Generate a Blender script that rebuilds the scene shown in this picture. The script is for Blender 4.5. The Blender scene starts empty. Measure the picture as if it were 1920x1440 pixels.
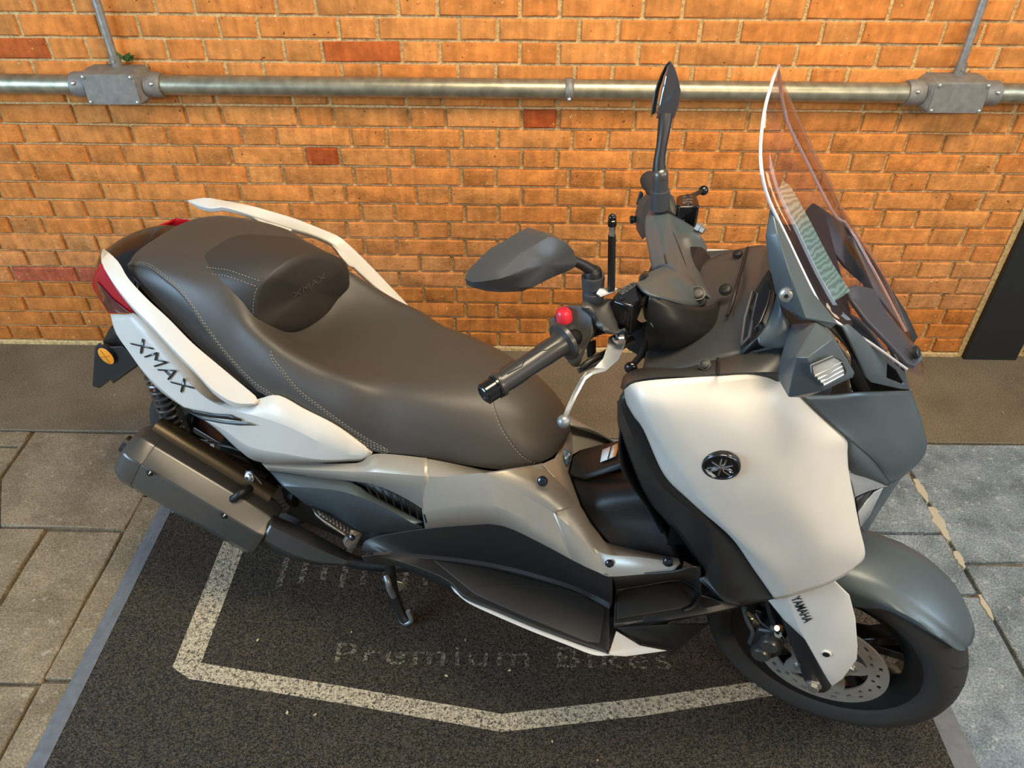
import bpy, bmesh, math, random
from mathutils import Vector, Matrix
random.seed(7)
scene = bpy.context.scene
def VL(*p): return [Vector(q) for q in p]
# ---------------------------------------------------------------- camera
cam = bpy.data.objects.new('camera', bpy.data.cameras.new('camera'))
scene.collection.objects.link(cam)
cam.data.sensor_width = 36.0
cam.data.lens = 26.62
cam.data.clip_start = 0.02
cam.matrix_world = Matrix((
    (0.99983415, -0.01436381, 0.01119625, 0.0),
    (0.01769232, 0.62026551, -0.78419240, -2.4059),
    (0.00431934, 0.78426040, 0.62041677, 1.7278),
    (0, 0, 0, 1)))
scene.camera = cam
# ---------------------------------------------------------------- sky, lamps, exposure
world = bpy.data.worlds.new('overcast'); scene.world = world
world.use_nodes = True
bg = world.node_tree.nodes['Background']
bg.inputs[0].default_value = (0.76, 0.88, 1.0, 1)
bg.inputs[1].default_value = 0.24
def area(name, loc, target, sx, sy, power, color):
    l = bpy.data.lights.new(name, 'AREA'); l.shape = 'RECTANGLE'; l.size = sx; l.size_y = sy
    l.energy = power; l.color = color
    o = bpy.data.objects.new(name, l); scene.collection.objects.link(o)
    o.location = loc
    o.rotation_euler = (Vector(target) - Vector(loc)).to_track_quat('-Z', 'Y').to_euler()
    return o
area('ceiling_lamp', (0.55, -1.55, 3.05), (0.25, -0.45, 0.7), 1.6, 0.6, 86, (1.0, 0.83, 0.58))
area('yard_lamp', (1.9, -4.4, 2.7), (0.2, -0.9, 0.5), 1.2, 0.8, 62, (1.0, 0.80, 0.54))
area('street_daylight', (-4.0, -3.0, 1.9), (-0.1, -1.0, 0.6), 2.6, 1.8, 200, (0.50, 0.74, 1.0))
area('gateway_daylight', (3.8, -2.4, 2.4), (1.2, -1.0, 0.1), 1.6, 1.6, 75, (0.68, 0.84, 1.0))
scene.view_settings.view_transform = 'Standard'
scene.view_settings.look = 'None'
scene.view_settings.exposure = 0.0
scene.view_settings.gamma = 1.0
scene.view_settings.use_curve_mapping = False

# ---------------------------------------------------------------- materials
def nd(nt, t, **kw):
    n = nt.nodes.new(t)
    for k, v in kw.items(): setattr(n, k, v)
    return n
def mat(name, col, rough=0.5, metal=0.0, bump=0.0, bscale=300.0, coat=0.0, var=0.0, vscale=20.0, spec=0.5, emit=None, bdist=0.002):
    m = bpy.data.materials.new(name); m.use_nodes = True
    nt = m.node_tree; p = nt.nodes['Principled BSDF']
    p.inputs['Base Color'].default_value = (*col, 1)
    p.inputs['Roughness'].default_value = rough
    p.inputs['Metallic'].default_value = metal
    p.inputs['Coat Weight'].default_value = coat
    p.inputs['Coat Roughness'].default_value = 0.15
    p.inputs['Specular IOR Level'].default_value = spec
    if bump or var:
        tc = nd(nt, 'ShaderNodeTexCoord')
    if bump:
        n = nd(nt, 'ShaderNodeTexNoise'); n.inputs['Scale'].default_value = bscale; n.inputs['Detail'].default_value = 3
        b = nd(nt, 'ShaderNodeBump'); b.inputs['Strength'].default_value = bump; b.inputs['Distance'].default_value = bdist
        nt.links.new(tc.outputs['Object'], n.inputs['Vector']); nt.links.new(n.outputs['Fac'], b.inputs['Height'])
        nt.links.new(b.outputs['Normal'], p.inputs['Normal'])
    if var:
        n = nd(nt, 'ShaderNodeTexNoise'); n.inputs['Scale'].default_value = vscale; n.inputs['Detail'].default_value = 5
        r = nd(nt, 'ShaderNodeMapRange'); r.inputs[1].default_value = 0.3; r.inputs[2].default_value = 0.7
        r.inputs[3].default_value = 1 - var; r.inputs[4].default_value = 1 + var
        v = nd(nt, 'ShaderNodeVectorMath', operation='SCALE'); v.inputs[0].default_value = col
        nt.links.new(tc.outputs['Object'], n.inputs['Vector']); nt.links.new(n.outputs['Fac'], r.inputs[0])
        nt.links.new(r.outputs[0], v.inputs['Scale']); nt.links.new(v.outputs[0], p.inputs['Base Color'])
    return m

def brick_material():
    m = bpy.data.materials.new('fired_clay'); m.use_nodes = True
    nt = m.node_tree; p = nt.nodes['Principled BSDF']; L = nt.links.new
    oi = nd(nt, 'ShaderNodeObjectInfo'); tc = nd(nt, 'ShaderNodeTexCoord')
    add = nd(nt, 'ShaderNodeVectorMath', operation='ADD')
    sc = nd(nt, 'ShaderNodeVectorMath', operation='SCALE'); sc.inputs[0].default_value = (37, 11, 23)
    L(oi.outputs['Random'], sc.inputs['Scale']); L(tc.outputs['Object'], add.inputs[0]); L(sc.outputs[0], add.inputs[1])
    n1 = nd(nt, 'ShaderNodeTexNoise'); n1.inputs['Scale'].default_value = 22; n1.inputs['Detail'].default_value = 6; n1.inputs['Roughness'].default_value = 0.65
    n2 = nd(nt, 'ShaderNodeTexNoise'); n2.inputs['Scale'].default_value = 110; n2.inputs['Detail'].default_value = 4
    # vertical weathering streaks
    mp = nd(nt, 'ShaderNodeMapping'); mp.inputs['Scale'].default_value = (60, 10, 4)
    n3 = nd(nt, 'ShaderNodeTexNoise'); n3.inputs['Scale'].default_value = 1.0; n3.inputs['Detail'].default_value = 2
    L(add.outputs[0], n1.inputs['Vector']); L(add.outputs[0], n2.inputs['Vector']); L(add.outputs[0], mp.inputs['Vector']); L(mp.outputs[0], n3.inputs['Vector'])
    r = nd(nt, 'ShaderNodeMapRange'); r.inputs[1].default_value = 0.3; r.inputs[2].default_value = 0.72; r.inputs[3].default_value = 0.66; r.inputs[4].default_value = 1.22
    L(n1.outputs['Fac'], r.inputs[0])
    r3 = nd(nt, 'ShaderNodeMapRange'); r3.inputs[1].default_value = 0.35; r3.inputs[2].default_value = 0.65; r3.inputs[3].default_value = 0.88; r3.inputs[4].default_value = 1.08
    L(n3.outputs['Fac'], r3.inputs[0])
    mu = nd(nt, 'ShaderNodeMath', operation='MULTIPLY'); L(r.outputs[0], mu.inputs[0]); L(r3.outputs[0], mu.inputs[1])
    v = nd(nt, 'ShaderNodeVectorMath', operation='SCALE'); L(oi.outputs['Color'], v.inputs[0]); L(mu.outputs[0], v.inputs['Scale'])
    # pale specks of mortar left on the faces, dark burnt specks
    n4 = nd(nt, 'ShaderNodeTexNoise'); n4.inputs['Scale'].default_value = 75; n4.inputs['Detail'].default_value = 2; L(add.outputs[0], n4.inputs['Vector'])
    cr = nd(nt, 'ShaderNodeMapRange'); cr.inputs[1].default_value = 0.70; cr.inputs[2].default_value = 0.76; L(n4.outputs['Fac'], cr.inputs[0])
    mx = nd(nt, 'ShaderNodeMix', data_type='RGBA'); L(cr.outputs[0], mx.inputs[0]); L(v.outputs[0], mx.inputs[6]); mx.inputs[7].default_value = (0.62, 0.40, 0.18, 1)
    cr2 = nd(nt, 'ShaderNodeMapRange'); cr2.inputs[1].default_value = 0.29; cr2.inputs[2].default_value = 0.24; L(n4.outputs['Fac'], cr2.inputs[0])
    mx2 = nd(nt, 'ShaderNodeMix', data_type='RGBA'); L(cr2.outputs[0], mx2.inputs[0]); L(mx.outputs[2], mx2.inputs[6]); mx2.inputs[7].default_value = (0.12, 0.035, 0.012, 1)
    L(mx2.outputs[2], p.inputs['Base Color'])
    p.inputs['Roughness'].default_value = 0.85
    p.inputs['Specular IOR Level'].default_value = 0.2
    b = nd(nt, 'ShaderNodeBump'); b.inputs['Distance'].default_value = 0.006
    ad = nd(nt, 'ShaderNodeMath', operation='ADD'); L(n1.outputs['Fac'], ad.inputs[0])
    h2 = nd(nt, 'ShaderNodeMath', operation='MULTIPLY'); h2.inputs[1].default_value = 0.5; L(n2.outputs['Fac'], h2.inputs[0]); L(h2.outputs[0], ad.inputs[1])
    L(ad.outputs[0], b.inputs['Height']); L(oi.outputs['Alpha'], b.inputs['Strength']); L(b.outputs[0], p.inputs['Normal'])
    return m
def stone_material(name, c1, c2, speck, bump=0.6, sc=9.0):
    m = bpy.data.materials.new(name); m.use_nodes = True
    nt = m.node_tree; p = nt.nodes['Principled BSDF']; L = nt.links.new
    g = nd(nt, 'ShaderNodeNewGeometry')
    n1 = nd(nt, 'ShaderNodeTexNoise'); n1.inputs['Scale'].default_value = sc; n1.inputs['Detail'].default_value = 8; n1.inputs['Roughness'].default_value = 0.6
    n2 = nd(nt, 'ShaderNodeTexNoise'); n2.inputs['Scale'].default_value = 190; n2.inputs['Detail'].default_value = 3
    n3 = nd(nt, 'ShaderNodeTexNoise'); n3.inputs['Scale'].default_value = 34; n3.inputs['Detail'].default_value = 6; n3.inputs['Roughness'].default_value = 0.7
    for n in (n1, n2, n3): L(g.outputs['Position'], n.inputs['Vector'])
    r = nd(nt, 'ShaderNodeMapRange'); r.inputs[1].default_value = 0.36; r.inputs[2].default_value = 0.64; L(n1.outputs['Fac'], r.inputs[0])
    mx = nd(nt, 'ShaderNodeMix', data_type='RGBA'); L(r.outputs[0], mx.inputs[0]); mx.inputs[6].default_value = (*c1, 1); mx.inputs[7].default_value = (*c2, 1)
    r2 = nd(nt, 'ShaderNodeMapRange'); r2.inputs[1].default_value = 0.3; r2.inputs[2].default_value = 0.7; r2.inputs[3].default_value = 0.6; r2.inputs[4].default_value = 1.4; L(n2.outputs['Fac'], r2.inputs[0])
    v = nd(nt, 'ShaderNodeVectorMath', operation='SCALE'); L(mx.outputs[2], v.inputs[0]); L(r2.outputs[0], v.inputs['Scale'])
    r3 = nd(nt, 'ShaderNodeMapRange'); r3.inputs[1].default_value = 0.57; r3.inputs[2].default_value = 0.68; L(n3.outputs['Fac'], r3.inputs[0])
    mq = nd(nt, 'ShaderNodeMath', operation='MULTIPLY'); L(r3.outputs[0], mq.inputs[0]); L(n2.outputs['Fac'], mq.inputs[1])
    mx2 = nd(nt, 'ShaderNodeMix', data_type='RGBA'); L(mq.outputs[0], mx2.inputs[0]); L(v.outputs[0], mx2.inputs[6]); mx2.inputs[7].default_value = (*speck, 1)
    L(mx2.outputs[2], p.inputs['Base Color']); p.inputs['Roughness'].default_value = 0.72
    b = nd(nt, 'ShaderNodeBump'); b.inputs['Distance'].default_value = 0.006; b.inputs['Strength'].default_value = bump
    a = nd(nt, 'ShaderNodeMath', operation='ADD'); L(n3.outputs['Fac'], a.inputs[0])
    h = nd(nt, 'ShaderNodeMath', operation='MULTIPLY'); h.inputs[1].default_value = 0.35; L(n2.outputs['Fac'], h.inputs[0]); L(h.outputs[0], a.inputs[1])
    L(a.outputs[0], b.inputs['Height']); L(b.outputs[0], p.inputs['Normal'])
    return m
def coil_material(name, dark, light, cut0, cut1, paint=None, wear=(0.4, 0.6)):
    """looped vinyl coil matting: dark holes between glossy strands; paint = worn print on the strands"""
    m = bpy.data.materials.new(name); m.use_nodes = True
    nt = m.node_tree; p = nt.nodes['Principled BSDF']; L = nt.links.new
    g = nd(nt, 'ShaderNodeNewGeometry')
    n = nd(nt, 'ShaderNodeTexNoise'); n.inputs['Scale'].default_value = 240; n.inputs['Detail'].default_value = 1.5; n.inputs['Distortion'].default_value = 1.2
    L(g.outputs['Position'], n.inputs['Vector'])
    r = nd(nt, 'ShaderNodeMapRange'); r.inputs[1].default_value = cut0; r.inputs[2].default_value = cut1; L(n.outputs['Fac'], r.inputs[0])
    mx = nd(nt, 'ShaderNodeMix', data_type='RGBA'); L(r.outputs[0], mx.inputs[0]); mx.inputs[6].default_value = (*dark, 1)
    if paint:
        n2 = nd(nt, 'ShaderNodeTexNoise'); n2.inputs['Scale'].default_value = 95; n2.inputs['Detail'].default_value = 5; L(g.outputs['Position'], n2.inputs['Vector'])
        r2 = nd(nt, 'ShaderNodeMapRange'); r2.inputs[1].default_value = wear[0]; r2.inputs[2].default_value = wear[1]; L(n2.outputs['Fac'], r2.inputs[0])
        m2 = nd(nt, 'ShaderNodeMix', data_type='RGBA'); L(r2.outputs[0], m2.inputs[0]); m2.inputs[6].default_value = (*light, 1); m2.inputs[7].default_value = (*paint, 1)
        L(m2.outputs[2], mx.inputs[7])
    else:
        mx.inputs[7].default_value = (*light, 1)
    L(mx.outputs[2], p.inputs['Base Color']); p.inputs['Roughness'].default_value = 0.5; p.inputs['Specular IOR Level'].default_value = 0.35
    b = nd(nt, 'ShaderNodeBump'); b.inputs['Distance'].default_value = 0.006; b.inputs['Strength'].default_value = 0.9
    L(n.outputs['Fac'], b.inputs['Height']); L(b.outputs[0], p.inputs['Normal'])
    return m

M = dict(
    brick=brick_material(),
    mortar=mat('mortar', (0.54, 0.36, 0.155), 0.95, bump=0.9, bscale=170, var=0.35, vscale=90, bdist=0.004),
    steel_pipe=mat('galvanised_steel', (0.34, 0.31, 0.22), 0.38, 0.75, bump=0.15, bscale=60, var=0.25, vscale=30),
    box_metal=mat('cast_aluminium', (0.22, 0.205, 0.18), 0.55, 0.35, bump=0.2, bscale=160, var=0.18, vscale=40),
    screw=mat('zinc_screw', (0.5, 0.48, 0.42), 0.35, 0.8),
    conduit=mat('conduit_steel', (0.32, 0.31, 0.29), 0.45, 0.6, var=0.2, vscale=60),
    post=mat('black_paint', (0.011, 0.011, 0.010), 0.55, bump=0.2, bscale=40),
    concrete=stone_material('smooth_cement', (0.115, 0.088, 0.052), (0.165, 0.128, 0.08), (0.16, 0.14, 0.1), 0.25, 4.0),
    slab=stone_material('weathered_slab', (0.175, 0.130, 0.075), (0.285, 0.218, 0.132), (0.5, 0.43, 0.32), 0.7, 7.0),
    slate=stone_material('grey_slate', (0.13, 0.160, 0.18), (0.26, 0.305, 0.33), (0.62, 0.63, 0.58), 1.6, 9.0),
    joint=stone_material('joint_mortar', (0.10, 0.075, 0.05), (0.20, 0.16, 0.11), (0.5, 0.44, 0.34), 0.9, 25.0),
    coil=coil_material('vinyl_coil', (0.004, 0.004, 0.003), (0.080, 0.061, 0.038), 0.43, 0.58),
    print=coil_material('worn_print', (0.02, 0.017, 0.012), (0.09, 0.075, 0.055), 0.34, 0.5, (0.62, 0.52, 0.36), (0.30, 0.50)),
    print_faint=coil_material('faded_print', (0.004, 0.004, 0.004), (0.072, 0.060, 0.043), 0.42, 0.58, (0.36, 0.30, 0.21), (0.39, 0.58)),
    mat_edge=mat('grey_vinyl_edge', (0.13, 0.135, 0.14), 0.6, bump=0.25, bscale=90, var=0.15, vscale=50),
    leaf=mat('green_leaf', (0.05, 0.11, 0.02), 0.6),
    dry=mat('dry_leaf', (0.48, 0.38, 0.20), 0.8),
)
# ---------------------------------------------------------------- mesh helpers
def link(o, parent=None):
    scene.collection.objects.link(o)
    if parent is not None: o.parent = parent
    return o
def mk(name, verts, faces, m, parent=None, smooth=False, mats=None, fmat=None):
    me = bpy.data.meshes.new(name); me.from_pydata([tuple(v) for v in verts], [], faces); me.update()
    if mats:
        for a in mats: me.materials.append(a)
        if fmat:
            for i, p in enumerate(me.polygons): p.material_index = fmat[i]
    else: me.materials.append(m)
    if smooth:
        for p in me.polygons: p.use_smooth = True
    return link(bpy.data.objects.new(name, me), parent)
def from_bm(name, bm, m, parent=None, smooth=False):
    me = bpy.data.meshes.new(name); bm.to_mesh(me); bm.free(); me.materials.append(m)
    if smooth:
        for p in me.polygons: p.use_smooth = True
    return link(bpy.data.objects.new(name, me), parent)
def tag(o, label=None, cat=None, group=None, kind=None):
    if label: o['label'] = label
    if cat: o['category'] = cat
    if group: o['group'] = group
    if kind: o['kind'] = kind
    return o
def empty(name, loc, rz=0.0):
    o = bpy.data.objects.new(name, None); o.empty_display_size = 0.1
    o.location = loc; o.rotation_euler = (0, 0, rz); scene.collection.objects.link(o); return o
def sharp(o, ang=35):
    for p in o.data.polygons: p.use_smooth = True
    o.data.set_sharp_from_angle(angle=math.radians(ang)); return o
def bevel(o, w, seg=2, ang=30):
    b = o.modifiers.new('bevel', 'BEVEL'); b.width = w; b.segments = seg; b.limit_method = 'ANGLE'; b.angle_limit = math.radians(ang)
    b.harden_normals = False
    for p in o.data.polygons: p.use_smooth = True
    o.data.set_sharp_from_angle(angle=math.radians(40))
    return o
def boxv(x0, x1, y0, y1, z0, z1):
    return ([(x0,y0,z0),(x1,y0,z0),(x1,y1,z0),(x0,y1,z0),(x0,y0,z1),(x1,y0,z1),(x1,y1,z1),(x0,y1,z1)],
            [(0,3,2,1),(4,5,6,7),(0,1,5,4),(1,2,6,5),(2,3,7,6),(3,0,4,7)])
def box(name, x0, x1, y0, y1, z0, z1, m, parent=None, bev=0.0):
    o = mk(name, *boxv(x0,x1,y0,y1,z0,z1), m, parent)
    if bev: bevel(o, bev)
    return o
def frame_of(d):
    d = Vector(d).normalized()
    a = Vector((0,0,1)) if abs(d.z) < 0.9 else Vector((1,0,0))
    u = d.cross(a).normalized(); return d, u, d.cross(u).normalized()
def lathe(name, p0, p1, prof, m, parent=None, n=24, cap=True, smooth=True, ang=35):
    """prof: list of (t along p0->p1 in 0..1, radius)"""
    p0, p1 = Vector(p0), Vector(p1); ax = p1 - p0; d, u, w = frame_of(ax)
    vs, fs = [], []
    for t, r in prof:
        for k in range(n):
            a = 2*math.pi*k/n; vs.append(p0 + ax*t + (u*math.cos(a) + w*math.sin(a))*r)
    for i in range(len(prof)-1):
        for k in range(n):
            j = (k+1) % n; fs.append((i*n+k, i*n+j, (i+1)*n+j, (i+1)*n+k))
    if cap: fs.append(tuple(range(n))[::-1]); fs.append(tuple((len(prof)-1)*n+k for k in range(n)))
    o = mk(name, vs, fs, m, parent)
    bm = bmesh.new(); bm.from_mesh(o.data); bmesh.ops.recalc_face_normals(bm, faces=bm.faces); bm.to_mesh(o.data); bm.free()
    return sharp(o, ang) if smooth else o
def cyl(name, p0, p1, r, m, parent=None, n=24):
    return lathe(name, p0, p1, [(0, r), (1, r)], m, parent, n)
def cr(pts, n):
    """Catmull-Rom through pts, n samples evenly spread along its length"""
    P = [Vector(p) for p in pts]
    if len(P) == 1: return [P[0].copy() for _ in range(n)]
    if len(P) == 2: return [P[0].lerp(P[1], i/(n-1)) for i in range(n)]
    Q = [P[0]*2 - P[1]] + P + [P[-1]*2 - P[-2]]
    D = []
    for i in range(1, len(Q)-2):
        for k in range(12):
            t = k/12; a, b, c, d = Q[i-1], Q[i], Q[i+1], Q[i+2]
            D.append(0.5*((2*b) + (c-a)*t + (2*a-5*b+4*c-d)*t*t + (3*b-a-3*c+d)*t**3))
    D.append(P[-1])
    return lin(D, n)
def lin(P, n):
    P = [Vector(p) for p in P]; S_ = [0.0]
    for a, b in zip(P, P[1:]): S_.append(S_[-1] + (b-a).length)
    out, j = [], 0
    for i in range(n):
        s = S_[-1]*i/(n-1)
        while j < len(P)-2 and S_[j+1] < s: j += 1
        L_ = S_[j+1]-S_[j]; out.append(P[j].lerp(P[j+1], (s-S_[j])/L_ if L_ > 1e-9 else 0))
    return out
def tube(name, pts, r, m, parent=None, n=10, k=None, closed=False):
    """r: radius or list of radii matching pts"""
    P = [Vector(p) for p in pts]
    if k:
        if not isinstance(r, (int, float)):
            rr = [v.x for v in cr([(a, 0.3*i, 0) for i, a in enumerate(r)], k)]
            r = rr
        P = cr(P, k)
    R_ = [r]*len(P) if isinstance(r, (int, float)) else list(r)
    vs, fs = [], []; prev = None
    for i, p in enumerate(P):
        a = P[i-1] if (i or closed) else p; b = P[(i+1) % len(P)] if (i < len(P)-1 or closed) else p
        d = (b-a).normalized()
        if prev is None: _, u, w = frame_of(d)
        else:
            u = (prev - d*prev.dot(d)).normalized(); w = d.cross(u)
        prev = u
        for q in range(n):
            an = 2*math.pi*q/n; vs.append(p + (u*math.cos(an)+w*math.sin(an))*R_[i])
    N = len(P)
    for i in range(N if closed else N-1):
        for q in range(n):
            j = (q+1) % n; i2 = (i+1) % N; fs.append((i*n+q, i*n+j, i2*n+j, i2*n+q))
    if not closed: fs.append(tuple(range(n))[::-1]); fs.append(tuple((N-1)*n+q for q in range(n)))
    return sharp(mk(name, vs, fs, m, parent), 50)
def ball(name, c, r, m, parent=None, sx=1, sy=1, sz=1, seg=20):
    bm = bmesh.new(); bmesh.ops.create_uvsphere(bm, u_segments=seg, v_segments=seg//2, radius=r)
    for v in bm.verts: v.co = Vector((v.co.x*sx, v.co.y*sy, v.co.z*sz)) + Vector(c)
    return from_bm(name, bm, m, parent, True)
def prism(name, poly, z0, z1, m, parent=None, bev=0.0):
    n = len(poly); vs = [(x, y, z0) for x, y in poly] + [(x, y, z1) for x, y in poly]
    A = sum(poly[i][0]*poly[(i+1)%n][1]-poly[(i+1)%n][0]*poly[i][1] for i in range(n))
    if A < 0:
        poly = poly[::-1]; vs = [(x, y, z0) for x, y in poly] + [(x, y, z1) for x, y in poly]
    fs = [tuple(range(n))[::-1], tuple(range(n, 2*n))] + [(i, (i+1)%n, n+(i+1)%n, n+i) for i in range(n)]
    o = mk(name, vs, fs, m, parent)
    if bev: bevel(o, bev, 1)
    return o

# ---------------------------------------------------------------- wall of bricks
COURSE, Z0, PER = 0.0653, 1.1939, 0.356
wall = box('wall_back', -2.7, 1.688, -0.001, 0.22, -0.05, 1.72, M['mortar']); tag(wall, kind='structure')
wall_r = box('wall_right', 1.905, 2.7, -0.001, 0.22, -0.05, 1.72, M['mortar']); tag(wall_r, kind='structure')
post = box('trim_1', 1.705, 1.905, -0.03, 0.22, -0.01, 1.72, M['post'], bev=0.002); tag(post, kind='structure')
fillet = box('trim_2', 1.684, 1.706, -0.012, 0.1, -0.01, 1.72, M['mortar'], bev=0.004); tag(fillet, kind='structure')
footing = box('baseboard_back', -2.7, 1.69, -0.014, 0.1, -0.02, 0.017, M['mortar'], bev=0.006); tag(footing, kind='structure')
def brick_mesh(L, H, seed):
    rnd = random.Random(seed); j = lambda s: rnd.uniform(-s, s)
    c = 0.004
    def ring(dx, y, jit):
        pts = []
        hx, hz = L/2 - dx, H/2 - dx
        for (x, z) in ((-hx,-hz),(-hx*0.34,-hz),(hx*0.3,-hz),(hx,-hz),(hx,hz),(hx*0.36,hz),(-hx*0.31,hz),(-hx,hz)):
            pts.append((x + j(jit), y + j(jit*0.4), z + j(jit)))
        return pts
    vs = ring(0, 0.02, 0) + ring(0.0002, -0.0045, 0.0012) + ring(c, -0.0085, 0.0016)
    fs = [(a*8+i, a*8+(i+1)%8, (a+1)*8+(i+1)%8, (a+1)*8+i) for a in range(2) for i in range(8)] + [tuple(range(16, 24))]
    me = bpy.data.meshes.new('brick'); me.from_pydata(vs, [], fs); me.update()
    bm = bmesh.new(); bm.from_mesh(me); bmesh.ops.recalc_face_normals(bm, faces=bm.faces); bm.to_mesh(me); bm.free()
    for p in me.polygons: p.use_smooth = True
    me.set_sharp_from_angle(angle=math.radians(38))
    me.materials.append(M['brick']); return me
BH = COURSE - 0.0078
LONG = [brick_mesh(0.2285, BH, s) for s in range(7)]
SHORT = [brick_mesh(0.1035, BH, s+50) for s in range(7)]
rb = random.Random(11)
special = {(2, 4): (0.40, 0.075, 0.014)}
bricks = []
def add_brick(cx, z, long, row, xw=None):
    hue = rb.random(); s = rb.uniform(0.90, 1.10)
    col = [0.60*s, (0.200 + 0.035*hue)*s, (0.042 + 0.018*hue)*s]
    if rb.random() < 0.018: col = [0.46, 0.105, 0.022]
    low = max(0.0, (row-9)/9.0)                       # the lower courses get less red and more blue further down
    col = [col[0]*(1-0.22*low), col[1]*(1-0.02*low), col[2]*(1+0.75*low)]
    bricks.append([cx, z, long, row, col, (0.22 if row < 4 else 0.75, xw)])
for row in range(-8, 18):
    zc = Z0 - (row+0.5)*COURSE
    off = (-0.3115 if row % 2 == 1 else -0.1445)
    if row >= 4: off = (-0.147 if row % 2 == 1 else -0.308)
    off += rb.uniform(-0.006, 0.006)
    for n in range(-8, 9):
        hx = off + n*PER
        for cx, lg in ((hx, False), (hx + PER/2, True)):
            half = 0.114 if lg else 0.052
            if cx-half < -2.7 or cx+half > 2.68: continue
            a_, b_ = cx-half, cx+half
            if a_ < 1.682 < b_: b_ = 1.682
            elif a_ < 1.91 and b_ > 1.682: a_ = max(a_, 1.912)
            if b_-a_ < 0.035: continue
            if b_-a_ < 2*half-0.002: cut = b_-a_
            else: cut = None
            add_brick((a_+b_)/2, zc, lg, row, cut)
C0 = Vector(cam.location); MI = cam.matrix_world.inverted()
def in_frame(p):
    q = MI @ Vector(p); f = 1419.8
    u, v = 960 - f*q.x/q.z, 720 + f*q.y/q.z
    return -40 < u < 1960 and -30 < v < 1470, -q.z
for b in bricks:
    f, d = in_frame((b[0], 0, b[1])); b.append((0 if f else 1, d))
dark = [(-1.0,0.84),(0.30,1.03),(0.02,0.91),(-0.56,0.835)]
for (dx, dz) in ((-0.625, 0.835), (0.033, 0.90)):
    k = min(bricks, key=lambda b: (b[0]-dx)**2 + (b[1]-dz)**2 + (1 if b[2] else 0)); k[4] = [0.40, 0.075, 0.014]
for (dx, dz) in ((-1.73, 0.30), (-1.60, 0.27)):
    k = min(bricks, key=lambda b: (b[0]-dx)**2 + (b[1]-dz)**2); k[4] = [0.42, 0.10, 0.045]
bricks.sort(key=lambda b: b[6])
rest = bmesh.new()
for i, (cx, z, lg, row, col, rough, key) in enumerate(bricks):
    w = wall if cx < 1.7 else wall_r
    rough, cut = rough
    me = rb.choice(LONG if lg else SHORT)
    if cut: me = brick_mesh(cut-0.004, BH, i)
    y = (0.0 if row < 4 else -0.004) + rb.uniform(-0.0015, 0.0015)
    if i < 298 and w is wall:
        o = bpy.data.objects.new('brick', me); link(o, w)
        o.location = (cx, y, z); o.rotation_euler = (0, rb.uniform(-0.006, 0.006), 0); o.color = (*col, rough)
    else:
        t = me.copy(); t.transform(Matrix.Translation((cx, y, z))); rest.from_mesh(t); bpy.data.meshes.remove(t)
o = from_bm('brick', rest, M['brick'], wall); o.color = (0.50, 0.165, 0.032, 0.6); o['kind'] = 'stuff'

# ---------------------------------------------------------------- conduit run along the wall
PR = 0.0295
def pipe_piece(x0, x1, label):
    t = lathe('conduit_pipe', (x0, -0.046, 1.0055), (x1, -0.046, 1.0035), [(0, PR), (1, PR)], M['steel_pipe'], None, 28)
    return tag(t, label, 'pipe')
pipe_piece(-2.69, -1.379, 'thick galvanised steel conduit pipe running left from the left junction box')
pipe_piece(-1.1035, 1.1495, 'long galvanised steel conduit pipe between the two junction boxes on brick wall')
pipe_piece(1.4245, 2.69, 'short galvanised steel conduit pipe to the right of right junction box')
def strap():
    pts = []
    for k in range(13):
        a = math.radians(-100 + 200*k/12); pts.append((math.cos(a+math.pi)*0.0315-0.046, math.sin(a)*0.0315+1.0047))
    vs, fs = [], []
    for x in (0.122, 0.148):
        for (y, z) in pts: vs.append((x, y, z))
    n = len(pts)
    for k in range(n-1): fs.append((k, k+1, n+k+1, n+k))
    o = mk('pipe_strap', vs, fs, M['box_metal']); s = o.modifiers.new('s', 'SOLIDIFY'); s.thickness = 0.002; s.offset = 0
    sharp(o)
    lathe('screw', (0.135, -0.0725, 0.984), (0.135, -0.080, 0.982), [(0, 0.006), (0.6, 0.006), (1, 0.003)], M['screw'], o, 12)
    return tag(o, 'narrow metal strap clamped round the middle of the conduit pipe', 'clamp')
strap()
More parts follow.
